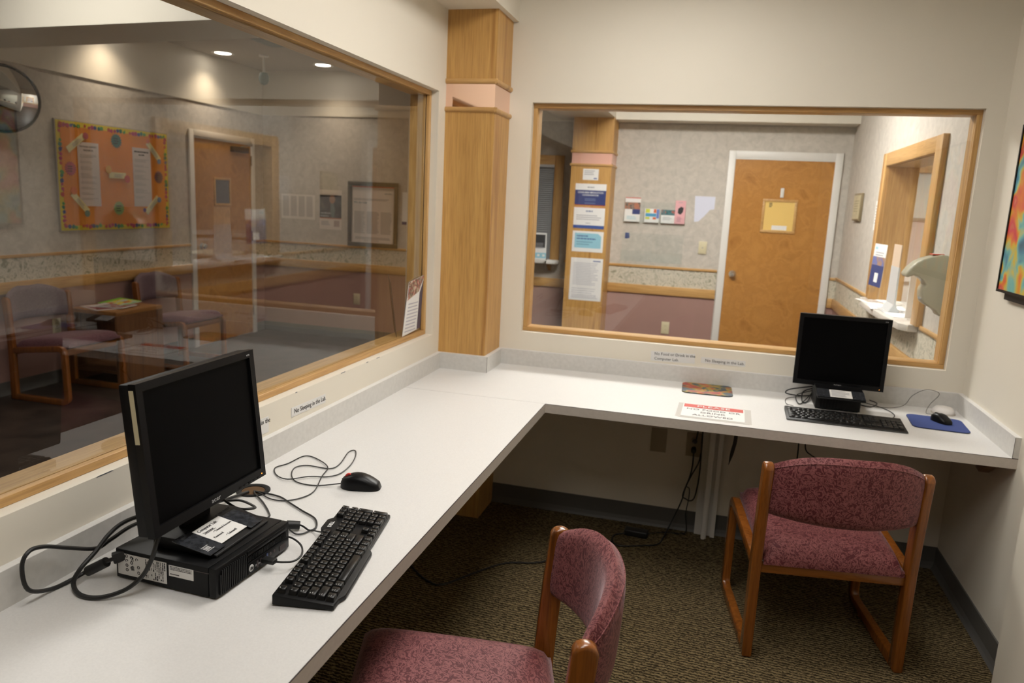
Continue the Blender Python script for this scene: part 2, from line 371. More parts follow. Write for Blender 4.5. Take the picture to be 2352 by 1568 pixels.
# ---- waiting room (beyond the left window) and foyer (beyond the back window): one L-shaped space
fl = MB(); fl.box(XB, -.14, -6, YE, -.05, 0); fl.box(-.14, XS, .14, YE, -.05, 0)
struct('floor_waiting', fl, M_VINYL, 'dark brown floor of the waiting room outside the left window')
RZ0, RZ1, BZ1 = .728, .812, .99     # chair rail bottom and top, thin rail
def papered_wall(name, label, mk, gaps, span, hi):
    """mk(a0, a1, depth0, depth1, z0, z1) makes a box along the wall; gaps = doors and windows in it"""
    o = struct(name, mk(span[0], span[1], -.1, 0, 0, hi), M_WP, label)
    def runs(z0, z1):
        g = sorted((a, b) for a, b, c, d in gaps if c < z1 and d > z0); x = span[0]; r = []
        for a, b in g:
            if a > x: r.append((x, a))
            x = max(x, b)
        if x < span[1]: r.append((x, span[1]))
        return r
    for nm, m, z0, z1, t in (('wainscot', M_MAUVE, 0, RZ0, .004), ('border', M_BORDER, RZ1, BZ1, .002), ('painted_band', M_PAINT, 2.32, hi, .012), ('cove_base', M_COVE, 0, .1, .008)):
        for a, b in runs(z0, z1): mk(a, b, 0, t, z0, z1).build(nm, m, o)
    for nm, z0, z1, t in (('chair_rail', RZ0, RZ1, .022), ('thin_rail', BZ1-.012, BZ1+.012, .014)):
        for a, b in runs(z0, z1): mk(a, b, 0, t, z0, z1).build(nm, M_OAK if 'waiting' in name and 'end' not in name else M_OAKX, o, bevel=.005, seg=2)
    return o
D1 = (2.545, 3.56); D2 = (1.262, 2.248)
papered_wall('wall_waiting', 'wallpapered waiting room wall with oak chair rail and orange bulletin board', lambda a, b, d0, d1, z0, z1: B(XB+d0, XB+d1, a, b, z0, z1), [(D1[0], D1[1], 0, 2.06)], (-6, YE), 2.77)
papered_wall('wall_waiting_end', 'wallpapered end wall behind the framed poster and the foyer door', lambda a, b, d0, d1, z0, z1: B(a, b, YE-d1, YE-d0, z0, z1), [(D2[0], D2[1], 0, 2.1), (-1.4, -.2, .9, 2.02), (PX0, PX1, 0, 2.4)], (XB-.1, XS+.1), 2.77)
# side wall with the reception opening
RY0, RY1, RWZ0, RWZ1 = .84, 2.06, .96, 1.892
sw = struct('wall_reception', MB().box(XS, XS+.1, .14, RY0, 0, 2.77).box(XS, XS+.1, RY1, YE, 0, 2.77).box(XS, XS+.1, RY0, RY1, 0, RWZ0).box(XS, XS+.1, RY0, RY1, RWZ1, 2.77), M_WP, 'wallpapered side wall holding the reception window')
for nm, m, z0, z1, t in (('wainscot', M_MAUVE, 0, RZ0, .004), ('border', M_BORDER, RZ1, BZ1, .002)): B(XS-t, XS, .14, YE, z0, z1 if nm == 'wainscot' else .96).build(nm, m, sw)
for a, b in ((.14, .72), (2.17, YE)): B(XS-.002, XS, a, b, .96, BZ1).build('border', M_BORDER, sw); B(XS-.014, XS, a, b, BZ1-.006, BZ1+.018).build('thin_rail', M_OAK, sw, bevel=.005)
B(XS-.022, XS, .14, YE, RZ0, RZ1).build('chair_rail', M_OAK, sw, bevel=.005)
# ceilings of the waiting side
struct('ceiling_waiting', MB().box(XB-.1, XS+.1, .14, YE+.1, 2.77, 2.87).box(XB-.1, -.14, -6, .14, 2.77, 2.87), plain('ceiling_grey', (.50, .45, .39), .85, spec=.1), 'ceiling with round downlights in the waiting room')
struct('bulkhead_waiting', MB().prism([(XB, -.036), (-.14, -.321), (-.14, .048), (XB, .432)], 2.34, 2.77), M_PAINT, 'dropped cream bulkhead across the waiting room ceiling')
struct('soffit_foyer', MB().box(PX1, XS, 3.5, YE, 2.32, 2.77).box(-.3, PX1, .14, YE, 2.33, 2.77), M_PAINT, 'cream soffit above the foyer door and the papered column')
struct('wall_waiting_side', MB().box(XB-.1, -.14, -6.1, -6, 0, 2.77), M_PAINT, 'painted wall at the near end of the waiting room')

# ---- doors
def door(name, label, base, basis, w, h, win_rect, win_mat, knob_x, hinge=None, closer=False, casing=.062):
    d = thing(name, label, None, base, basis=basis, kind='structure')   # x along the wall, y up, z out
    B(0, w, .008, h, 0, .006).build('leaf', M_DOOR, d)
    for a, b, nm in ((-casing, 0, 'casing'), (w, w+casing, 'casing')): B(a, b, 0, h+casing, 0, .02).build(nm, M_WHITE, d, bevel=.004)
    B(0, w, h, h+casing, 0, .02).build('casing', M_WHITE, d, bevel=.004)
    B(0, w, h-.012, h, .006, .014).build('door_stop', M_WHITE, d)
    x0, x1, y0, y1 = win_rect
    f = MB(); t = .022
    f.box(x0-t, x1+t, y0-t, y0, .006, .016).box(x0-t, x1+t, y1, y1+t, .006, .016).box(x0-t, x0, y0, y1, .006, .016).box(x1, x1+t, y0, y1, .006, .016)
    fo = f.build('vision_frame', M_OAKZ, d, bevel=.002); B(x0, x1, y0, y1, .006, .009).build('vision_pane', win_mat, fo)
    kb = MB().lathe([(0.0, .058), (.02, .056), (.027, .046), (.025, .034), (.012, .026), (.012, .012), (.032, .010), (.033, .006)], 20, (knob_x, .975, 0)).build('knob', M_CHROME, d, smooth=True)
    if hinge is not None:
        for z in (.25, 1.05, 1.83): MB().lathe([(0, -.05), (.008, -.05), (.008, .05), (0, .05)], 10, (hinge, z, .014), 'y').build('hinge', M_CHROME, d, smooth=True)
    if closer:
        c = B(w-.34, w-.08, h-.10, h-.045, .006, .05).build('door_closer', plain('closer_bronze', (.06, .05, .04), .4, .6), d, bevel=.004)
        MB().tube([(w-.2, h-.045, .03), (w-.1, h-.02, .10), (w-.02, h+.02, .03)], .007, 6, 1, False).build('closer_arm', M_CHROME, c)
    return d
door('door_1', 'honey veneer door with small window and closer beside the bulletin board', (XB+.004, 2.607, 0), XW, .90, 2.0, (.31, .53, 1.385, 1.615), plain('dusky_pane', (.10, .12, .15), .1), .085, .905, True)
d2 = door('door_2', 'honey veneer door with square lit window seen through the back window', (1.332, YE-.004, 0), YW, .846, 2.03, (.295, .55, 1.395, 1.652), plain('lit_amber_pane', (.80, .55, .18), .25), .068)  # light of the room behind is painted into the bright amber pane
f = B(.37, .50, 1.40, 1.44, .009, .010).build('taped_note', M_PAPER, d2)
B(.415, .445, 1.69, 1.775, .006, .016).build('room_hook', M_WHITE, d2, bevel=.006, seg=3)
lines(d2, .33, .36, 1.64, 3, .014, .008, M_INK, .4, .0105)
# ---- reception window
rw = thing('window_3', 'deep oak framed reception window on the foyer side wall', None, (XS, RY0, RWZ0), kind='structure')
def RC(name, mat, x0, x1, y0, y1, z0, z1, **k): return CB(B(x0, x1, y0, y1, z0, z1), name, mat, rw, (XS, RY0, RWZ0), **k)
cs = .085; RD = .18
RC('casing', M_OAKZ, XS-.03, XS, RY0-.12, RY0, RWZ0+.037, RWZ1+cs, bevel=.003); RC('casing', M_OAKZ, XS-.03, XS, RY1, RY1+.11, RWZ0+.037, RWZ1+cs, bevel=.003)
RC('casing', M_OAK, XS-.03, XS, RY0, RY1, RWZ1, RWZ1+cs, bevel=.003)
RC('reveal', M_OAKZ, XS-.004, XS+RD, RY1-.004, RY1+.03, RWZ0+.037, RWZ1); RC('reveal', M_OAKZ, XS-.004, XS+RD, RY0-.03, RY0+.004, RWZ0+.037, RWZ1)
RC('reveal', M_OAKX, XS-.004, XS+RD, RY0, RY1, RWZ1-.004, RWZ1+.03)
RC('glass_pane', M_GLASS, XS+RD-.012, XS+RD-.007, RY0+.004, RY1-.004, RWZ0+.037, RWZ1-.004)
# reception office behind it
of = MB(); of.box(XS+RD, 5.2, 4.3, 4.4, 0, 2.6).box(5.2, 5.3, -.5, 4.4, 0, 2.6).box(XS+RD, 5.3, -.6, -.5, 0, 2.6).box(XS+.1, XS+RD, -.5, RY0-.03, 0, 2.6).box(XS+.1, XS+RD, RY1+.03, 4.4, 0, 2.6).box(XS+.1, XS+RD, RY0-.03, RY1+.03, RWZ1+.03, 2.6).box(XS+.1, XS+RD, RY0-.03, RY1+.03, 0, RWZ0-.06)
struct('wall_office', of, plain('office_pink_wall', (.62, .50, .45), .7), 'pale pink walls of the office behind the reception window')
struct('ceiling_office', B(XS+.1, 5.3, -.6, 4.4, 2.6, 2.7), M_CEIL, 'white ceiling of the reception office')
struct('floor_office', B(XS+.1, 5.3, -.6, 4.4, -.05, 0), M_VINYL, 'brown floor of the reception office')
struct('trim_1', B(XS+.3, 5.2, 4.26, 4.3, 1.98, 2.05), M_OAKX, 'oak picture rail on the reception office wall')
# ---- second foyer window with blind
b4 = thing('window_4', 'oak framed window with lowered grey blind left of the papered column', None, (-.52, YE, 1.0), kind='structure')
def W4(name, mat, x0, x1, z0, z1, y0, y1, **k): return CB(B(x0, x1, y0, y1, z0, z1), name, mat, b4, (-.52, YE, 1.0), **k)
W4('casing', M_OAKZ, -.345, -.255, .99, 2.0, YE-.03, YE, bevel=.003); W4('casing', M_OAKZ, -1.4, -1.31, .99, 2.0, YE-.03, YE, bevel=.003)
W4('casing', M_OAKX, -1.31, -.345, 1.91, 2.0, YE-.03, YE, bevel=.003)
bl = W4('blind', plain('blind_cord', (.5, .5, .5), .6), -1.31, -.345, 1.885, 1.91, YE-.04, YE-.004)
sl = MB()
for i in range(46): z = .995+i*.0195; sl.add([(x-(-.52), y-YE, zz-1.0) for x, y, zz in ((-1.30, YE-.026, z), (-.35, YE-.026, z), (-.35, YE-.010, z+.014), (-1.30, YE-.010, z+.014))], [(0, 1, 2, 3)])
so = sl.build('blind_slats', plain('blind_grey', (.36, .37, .38), .5), bl, recalc=False); so['kind'] = 'stuff'
# ---- lamps of the building and an added waiting room panel
def troffer(name, label, x, y, z, sx, sy, strength, col=(1, .965, .915)):
    t = thing(name, label, 'ceiling light', (x, y, z))
    f = MB(); e = .03
    f.box(-sx/2-e, sx/2+e, -sy/2-e, -sy/2, -.015, .0).box(-sx/2-e, sx/2+e, sy/2, sy/2+e, -.015, 0).box(-sx/2-e, -sx/2, -sy/2, sy/2, -.015, 0).box(sx/2, sx/2+e, -sy/2, sy/2, -.015, 0)
    f.build('trim_frame', M_WHITE, t)
    B(-sx/2, sx/2, -sy/2, sy/2, -.010, -.002).build('diffuser', plain('lamp_%s_%g_%g' % (name, strength, col[2]), (.9, .9, .9), .5, emit=(col, strength)), t)
    return t
troffer('ceiling_light', 'fluorescent ceiling panel above the lab counter', 1.0, -1.2, CEIL, .6, 1.2, LAMP_LAB)
troffer('ceiling_light', 'fluorescent ceiling panel over the near end of the lab', .85, -2.75, CEIL, .6, 1.2, LAMP_LAB2)
troffer('ceiling_light', 'unseen ceiling panel added to light the waiting room bulkhead', -2.0, -.78, 2.77, 1.2, .45, LAMP_WAIT_ADDED, (1, .94, .88))  # invented panel, placed to brighten the bulkhead and keep the chairs dim
troffer('ceiling_light', 'fluorescent ceiling panel in the foyer beyond the back window', .95, 1.75, 2.77, 1.2, .6, LAMP_FOYER, (1, .95, .9))
troffer('ceiling_light', 'fluorescent ceiling panel in the reception office', 3.6, 2.2, 2.6, 1.2, .6, LAMP_DESK, (1, .97, .93))
can0 = None
for (x, y), lb in (((-3.36, 2.80), 'round recessed downlight left of the two seen through the left window'), ((-2.66, 3.40), 'round recessed downlight right of the two seen through the left window'), ((-3.36, 1.55), 'round recessed downlight behind the dropped bulkhead, known by its light on the wall')):
    t = thing('downlight', lb, 'ceiling light', (x, y, 2.77), group='recessed downlights of the waiting room')
    MB().lathe([(.072, -.0005), (.09, -.006), (.104, -.004), (.106, 0)], 32).build('trim_ring', M_WHITE, t, smooth=True)
    MB().lathe([(0, -.001), (.072, -.001)], 32).build('lamp_disc', plain('downlight_glow', (.9, .9, .9), .5, emit=((1, .88, .76), 14)), t)
    ld = bpy.data.lights.new('downlight_bulb', 'SPOT'); ld.energy = LAMP_CAN; ld.color = (1, .80, .60); ld.spot_size = math.radians(120); ld.spot_blend = 1.0; ld.shadow_soft_size = .05
    lo = bpy.data.objects.new('bulb', ld); COL.objects.link(lo); lo.parent = t; lo.location = (0, 0, -.012)

# ================================================================== COUNTER
ct = thing('countertop', 'L-shaped off-white laminate counter under both windows', 'counter', (0, 0, 0))
EB = .002
B(0, DL-EB, -3.45, DR-.0006, ZC-TC, ZC).build('surface', M_LAM, ct)
B(0, W, DR+EB, 0, ZC-TC, ZC).build('surface', M_LAM, ct)
B(DL-EB, DL, -3.45, DR, ZC-TC, ZC-.0016).build('edge_band', M_EDGE_SHADED, ct); B(DL, W, DR, DR+EB, ZC-TC, ZC-.0016).build('edge_band', M_EDGE_SHADED, ct)
B(DL-EB, DL, -3.45, DR, ZC-.0016, ZC-.0002).build('edge_seam', M_SEAM, ct); B(DL, W, DR, DR+EB, ZC-.0016, ZC-.0002).build('edge_seam', M_SEAM, ct)
SP = ((0, TS, -3.45, PY), (TS, PX+TS, PY-TS, PY), (PX, PX+TS, PY, 0), (PX+TS, W, -TS, 0), (W-TS, W, DR, -TS))
for a in SP:
    s = B(*a, ZC, ZC+HS).build('backsplash', M_SPLASH, ct)
    x0, x1, y0, y1 = a; B(x0, x1, y0, y1, ZC+HS, ZC+HS+.0012).build('top_strip', M_LAM, s)
B(PX+TS-.0006, PX+TS+.0008, PY-TS-.0008, PY-TS+.0006, ZC+.001, ZC+HS).build('corner_seam', M_SEAM, ct)
B(W-TS-.0006, W-TS+.0006, DR-.0008, DR, ZC, ZC+HS).build('corner_seam', M_SEAM, ct)
B(W-TS, W, DR-.0006, DR+.0006, ZC-.0006, ZC+.0016).build('edge_seam', M_SEAM, ct)
br = MB(); br.box(W-.04, W, -.58, -.12, .675, ZC-TC); br.prism([(-.56, .675), (-.40, .675), (-.43, .62), (-.47, .615)], W-.045, W-.01, 'x')
br.build('wall_bracket', wood('bracket_wood', (.20, .10, .04), (.12, .05, .02), 'y'), ct, bevel=.002)
MB().lathe([(.030, .0), (.0445, .0), (.0445, .003), (.040, .0045), (.031, .002), (.030, .0)], 32, (.102, -1.90, ZC)).build('grommet', M_BLK, ct, smooth=True)
MB().lathe([(0, .0004), (.031, .0004)], 24, (.102, -1.90, ZC)).build('grommet_hole', plain('cable_hole', (.10, .05, .015), .8), ct)
# scuffs on the wall edge below the left window
sc = MB()
for y, l in ((-2.32, .05), (-2.20, .09), (-2.05, .12), (-1.93, .05), (-1.52, .012), (-1.22, .035), (-1.02, .02), (-.93, .03)):
    sc.add([(.0006, y, LZ0-.002), (.0006, y+l, LZ0-.002), (.0006, y+l*.9, LZ0+.0005), (.0006, y+l*.1, LZ0+.0005)], [(0, 1, 2, 3)])
tag(sc.build('paint_scuffs', plain('scuff_grey', (.10, .11, .13), .8), bpy.data.objects['wall_left'], recalc=False), 'dark chipped paint along the sill edge', kind='stuff')
# white support post under the back counter
sp = thing('support_post', 'white painted support post under the back counter beside the outlet', 'post', (1.31, 0, 0))
B(-.045, .05, -.03, -.0205, .0, ZC-TC).build('backer_board', M_WHITE, sp); B(-.012, .012, -.075, -.03, 0, ZC-TC).build('leg', M_WHITE, sp, bevel=.002)
B(.03, .05, -.045, -.03, 0, ZC-TC).build('cleat', M_WHITE, sp); B(-.010, .004, -.082, -.075, 0, .35).build('cover_strip', M_WHITE, sp)

# ---- paper labels
def strip_label(label, loc, basis, w, h, rows, size, tilt=0., group=None):
    o = sheet('wall_label', label, 'label', loc, basis, w, h, plain('label_paper', (.70, .69, .67), .6), group)
    if tilt: o.rotation_euler.rotate_axis('Z', tilt)
    for t, x, y in rows: text(o, t, x, y, size, M_INK, align='LEFT')
    return o
strip_label('white strip reading No Sleeping in the Lab. under the left window', (.0014, -1.437, .850), XW, .215, .030, [('No Sleeping in the Lab.', -.092, -.006)], .0215, -.02)
strip_label('white strip reading No Food or Drink, half hidden behind the near monitor', (.0014, -1.775, .853), XW, .21, .048, [('No Food or Drink in the', -.095, .006), ('Computer Lab.', -.095, -.017)], .0205, -.02)
strip_label('white strip reading No Food or Drink under the back window', (1.091, -.0014, .851), YW, .205, .046, [('No Food or Drink in the', -.086, .006), ('Computer Lab.', -.086, -.017)], .0188, .02)
strip_label('white strip reading No Sleeping in the Lab. under the back window', (1.322, -.0014, .852), YW, .20, .028, [('No Sleeping in the Lab.', -.082, -.006)], .019, .0)
sg = sheet('taped_sign', 'laminated PLEASE NO FOOD OR DRINK ALLOWED sign taped to the counter', 'sign', (1.292, -.525, ZC+.0022), ((math.cos(-.019), math.sin(-.019), 0), (.019, 1, 0)), .245, .2, M_PAPER)
block(sg, 'red_header', -.118, .118, .045, .096, M_REDP)
text(sg, 'PLEASE', 0, .058, .033, M_PAPER, xs=1.3, z=.0012)
for t, y in (('NO FOOD OR', .008), ('DRINK', -.034), ('ALLOWED', -.078)): text(sg, t, 0, y, .0295, M_INK, xs=1.12)
for x0, x1, y0, y1 in ((-.142, -.116, -.11, .11), (.116, .148, -.112, .112), (-.13, .14, -.118, -.096)): B(x0, x1, y0, y1, -.0019, -.0016 if y1 > 0 else -.0013).build('clear_tape', plain('tape', (.66, .645, .615), .12), sg)
sg.children[0].name = 'sheet'

# ================================================================== MONITORS
def monitor(label, loc, rz, w, h, tilt, zb, foot_w, foot_y0, foot_y1, zf, sticker=False):
    """local frame: faces -y; origin under the screen's bottom centre at the height of the foot's underside"""
    t = thing('monitor', label, 'monitor', loc, rz)
    ca, sa = math.cos(tilt), math.sin(tilt)
    def T(mb):
        mb.v = [(x, y*ca+z*sa, zb+z*ca-y*sa) for x, y, z in mb.v]; return mb
    bw = .0165; D = .040
    bz = MB(); bz.box(-w/2, w/2, 0, .016, 0, bw*1.25).box(-w/2, w/2, 0, .016, h-bw, h).box(-w/2, -w/2+bw, 0, .016, bw*1.25, h-bw).box(w/2-bw, w/2, 0, .016, bw*1.25, h-bw)
    T(bz).build('bezel', M_BLK2, t)
    T(B(-w/2+.014, w/2-.014, .005, .010, .017, h-.014)).build('screen', M_SCREEN, t)
    T(B(-w/2+.001, w/2-.001, .016, D, .001, h-.001)).build('back_shell', M_BLK, t, bevel=.004)
    T(B(-.13, .13, D, D+.022, .03, h*.75)).build('back_hump', M_BLK, t, bevel=.012, seg=3)
    def face(nm):
        o = bpy.data.objects.new(nm, None); COL.objects.link(o); o.parent = t
        return o
    def ft(s, x, z, size, m, nm, bold=0., xs=1., shear=0.):
        o = text(t, s, 0, 0, size, m, 0, 'CENTER', nm, bold=bold, xs=xs, shear=shear)
        me = o.data
        for v in me.vertices:
            X, Zc = v.co.x+x, v.co.y+z; Y = -.0004-v.co.z
            v.co = (X, Y*ca+Zc*sa, zb+Zc*ca-Y*sa)
        o.location = (0, 0, 0)
    ft('acer', 0, .006, .0145, plain('logo_grey', (.42, .42, .42), .4), 'brand_lettering', 0., 1.2)
    ft('V173', w/2-.022, h-.012, .0055, M_SILVER, 'model_lettering')
    for i in range(5): T(B(w/2-.105+i*.0175, w/2-.092+i*.0175, -.0012, .0, .0025, .006)).build('button', M_BLK, t, bevel=.0005)
    T(B(w/2-.018, w/2-.0155, -.0012, 0, .0075, .010)).build('power_light', plain('amber_led', (.8, .3, .05), .4, emit=((1, .35, .05), 1.2)), t)
    if sticker: T(B(-w/2-.0005, -w/2, .006, .016, h-.115, h-.012)).build('side_sticker', plain('ivory_sticker', (.62, .55, .36), .6), t)
    # neck and foot
    MB().prism([(.05, .012), (.062, .012), (.062, zb+.09), (.035, zb+.09)], -.045, .045, 'x').build('neck', M_BLK, t, bevel=.004)
    yb = foot_y1; yf = foot_y0
    MB().prism([(yf, 0), (yb, 0), (yb, zf*1.0), (yf+.085, zf*1.0), (yf, .006)], -foot_w/2, foot_w/2, 'x').build('foot', M_BLK, t, bevel=.003)
    return t
ZP = ZC+.066
PCYAW = -.0357
mon1 = monitor('black square monitor on the near computer with an ivory strip on its side', (.2705, -2.2776, ZP+.0005), math.radians(90.7), .372, .301, .1006, .8774-ZP-.0005, .186, -.065, .085, .026, True)
monitor('black square monitor on the far computer in the right corner of the counter', (1.802, -.150, ZC+.0605), math.radians(-1.8), .364, .310, .01, .8174-ZC-.0605, .186, -.175, .07, .026)
# ================================================================== NEAR COMPUTER
pc = thing('computer', 'flat black desktop computer with white side labels under the near monitor', 'computer', (.2475, -2.281, ZC), PCYAW)
H2 = .124; HZ = .066
B(-H2, H2-.022, -H2, H2, .003, HZ).build('case', M_BLKM, pc, bevel=.002)
B(-H2+.001, H2-.02, -H2-.0006, -H2+.002, HZ-.0125, HZ-.0113).build('lid_seam', M_SEAM, pc)
for x in (-.1, .08):
    for y in (-.1, .1): MB().lathe([(0, 0), (.008, 0), (.008, .004), (0, .004)], 12, (x, y, 0)).build('rubber_foot', M_CORD, pc)
fb = MB().prism([(-H2, .003), (H2, .003), (H2, HZ), (-H2, HZ)], H2-.022, H2-.004, 'x'); fb.build('front_bezel', M_BLK, pc, bevel=.003)
fx = H2-.004
for i in range(15):        # tall vent fins on the near half of the front
    y = -.115+i*.0057; B(fx, fx+.0035, y, y+.0033, .008, HZ-.008 if y > -.112 else .05).build('vent_fin', M_BLK, pc)
for i in range(26):        # row of short fins
    y = -.027+i*.0053; B(fx, fx+.003, y, y+.003, .036, .046).build('vent_fin', M_BLK, pc)
B(fx, fx+.0035, -.028, .116, .007, .033).build('port_panel', M_BLK2, pc, bevel=.001)
B(fx, fx+.0025, -.028, .112, .050, .060).build('disc_slot', M_BLK2, pc, bevel=.001)
for y in (.0, .012): B(fx+.0035, fx+.0042, y, y+.005, .012, .027).build('usb_port', M_SEAM, pc)
B(fx+.0035, fx+.0042, .034, .039, .014, .028).build('usb_port', plain('usb_blue', (.03, .05, .16), .4), pc)
for y in (.048, .062): MB().lathe([(0, .0045), (.003, .0045), (.0036, .0035)], 12, (fx, y, .022), 'x').build('audio_jack', M_SEAM, pc)
B(fx+.0035, fx+.0042, .082, .104, .012, .024).build('card_slot', M_SEAM, pc)
# badge
bd = MB().lathe([(0, .0042), (.0072, .0042), (.0078, .0034)], 28, (fx, -.018, .020), 'x').build('brand_badge', M_SILVER, pc, smooth=True)
def on_front(o):           # turn flat lettering (x right, y up) onto the +x face
    for v in o.data.vertices: a, b, c = v.co; v.co = (c, a, b)
    return o
o = on_front(text(pc, 'hp', 0, 0, .011, M_BLK2, 0, 'CENTER', 'badge_lettering', shear=.25, bold=.0002)); o.location = (fx+.0045, -.018, .0170)
o = on_front(text(pc, 'EliteDesk', 0, 0, .006, M_INKG, 0, 'LEFT', 'model_lettering')); o.location = (fx+.0038, -.005, .017)
def side_label(x0, x1, z0, z1, mat):
    return B(x0, x1, -H2-.0012, -H2-.0004, z0, z1).build('label_sticker', mat, pc)
side_label(-H2+.006, .003, .012, .058, M_PAPER); side_label(.009, .068, .032, .055, M_PAPER)
lm = MB(); random.seed(3)
for cx in range(11):
    x = -.048+cx*.0046
    z = .056
    while z > .016:
        l = random.uniform(.002, .008); 
        if random.random() < .8: lm.box(x, x+random.choice((.0009, .0016, .0024)), -H2-.0016, -H2-.001, max(z-l, .0145), z)
        z -= l+.0012
for i, (x, z) in enumerate(((-.112, .05), (-.095, .054), (-.095, .044), (-.095, .034), (-.095, .024), (-.083, .052), (-.083, .041), (-.083, .03), (-.07, .05), (-.066, .034), (-.066, .022))):
    for k in range(16):
        a = 2*math.pi*k/16; r = .0027
        if i % 3 != 2 or k < 11: lm.box(x+r*math.cos(a)-.0006, x+r*math.cos(a)+.0006, -H2-.0016, -H2-.001, z+r*math.sin(a)-.0006, z+r*math.sin(a)+.0006)
for r in range(3):
    z = .052-r*.003; x = .012
    while x < .064: l = random.uniform(.001, .005); lm.box(x, x+l, -H2-.0016, -H2-.001, z, z+.0013); x += l+.0012
lm.box(.012, .034, -H2-.0016, -H2-.001, .036, .0375)
lm.build('label_print', M_INK, pc)['label'] = 'small black regulatory print'
for s, x, z, sz in (('FC', -.0835, .049, .008), ('CE', -.0835, .030, .009)):
    o = text(pc, s, 0, 0, sz, M_INK, 0, 'CENTER', 'label_lettering', bold=.0002)
    for v in o.data.vertices: a, b, c = v.co; v.co = (b, -c, -a)
    o.location = (x, -H2-.0016, z)
# plug in the front
MB().box(fx+.004, fx+.034, -.0085+.022, .0085+.022, .016, .026).build('usb_plug', M_CORD, pc, bevel=.002)
MB().tube([(fx+.030, .022, .021), (fx+.052, .026, .022), (fx+.066, .045, .019), (fx+.058, .085, .014), (fx+.035, .118, .016), (fx+.0, .135, .02), (fx-.04, .138, .02)], .0022, 8).build('usb_cable', M_CORD, pc, smooth=True)
# card on the monitor foot
cd = sheet('name_card', 'white card with log-in notes taped on the foot of the near monitor', 'card', (.2855, -2.289, .8265), ((-.012, .999, .0), (-.985, -.012, .172)), .088, .072, M_PAPER)
for s, x, y, sz in (('Computer Lab:', -.039, .022, .0115), ('Username', -.036, .011, .0085), ('• Telemed Account', -.018, .0, .0085), ('Password', -.036, -.015, .0085), ('• Telemed1', -.012, -.027, .0085)): text(cd, s, x, y, sz, M_INK, align='LEFT', xs=.88)
B(-.036, -.001, .0095, .0101, 0, .0008).build('underline', M_INK, cd)
B(-.095, -.044, -.046, .044, -.0016, -.0004).build('tape_strip', plain('glossy_tape', (.032, .034, .039), .14, var=.5, vs=70), cd)
B(.044, .090, -.046, .044, -.0016, -.0004).build('tape_strip', plain('glossy_tape', (.032, .034, .039), .14, var=.5, vs=70), cd)
for i in range(4): B(-.084+i*.0042, -.0815+i*.0042, -.030, -.020, -.0005, -.0001).build('barcode_bar', M_SILVER, cd)
words(cd, -.086, -.064, -.034, .0022, M_SILVER, .0004); words(cd, -.086, -.066, -.0185, .002, M_SILVER, .0004)

# ================================================================== KEYBOARDS
U = .0187
def key_rows(pr=15.25):
    R = []                     # (x in units, row, width, depth)
    r = 0
    R += [(0, 0, 1)] + [(2+i+(.5 if i > 3 else 0)+(.5 if i > 7 else 0), 0, 1) for i in range(12)] + [(pr+i, 0, 1) for i in range(3)]
    R += [(i, 1.25, 1) for i in range(13)] + [(13, 1.25, 2)]
    R += [(0, 2.25, 1.5)] + [(1.5+i, 2.25, 1) for i in range(12)] + [(13.5, 2.25, 1.5)]
    R += [(0, 3.25, 1.75)] + [(1.75+i, 3.25, 1) for i in range(11)] + [(12.75, 3.25, 2.25)]
    R += [(0, 4.25, 2.25)] + [(2.25+i, 4.25, 1) for i in range(10)] + [(12.25, 4.25, 2.75)]
    R += [(0, 5.25, 1.25), (1.25, 5.25, 1.25), (2.5, 5.25, 1.25), (3.75, 5.25, 6.25), (10, 5.25, 1.25), (11.25, 5.25, 1.25), (12.5, 5.25, 1.25), (13.75, 5.25, 1.25)]
    for q in (1.25, 2.25): R += [(15.25+i, q, 1) for i in range(3)]
    R += [(16.25, 4.25, 1)] + [(15.25+i, 5.25, 1) for i in range(3)]
    for q in (1.25, 2.25, 3.25): R += [(18.5+i, q, 1) for i in range(3)]
    R += [(21.5, 1.25, 1), (21.5, 2.25, 1, 2), (18.5, 4.25, 1), (19.5, 4.25, 1), (20.5, 4.25, 1), (21.5, 4.25, 1, 2), (18.5, 5.25, 2), (20.5, 5.25, 1)]
    return R
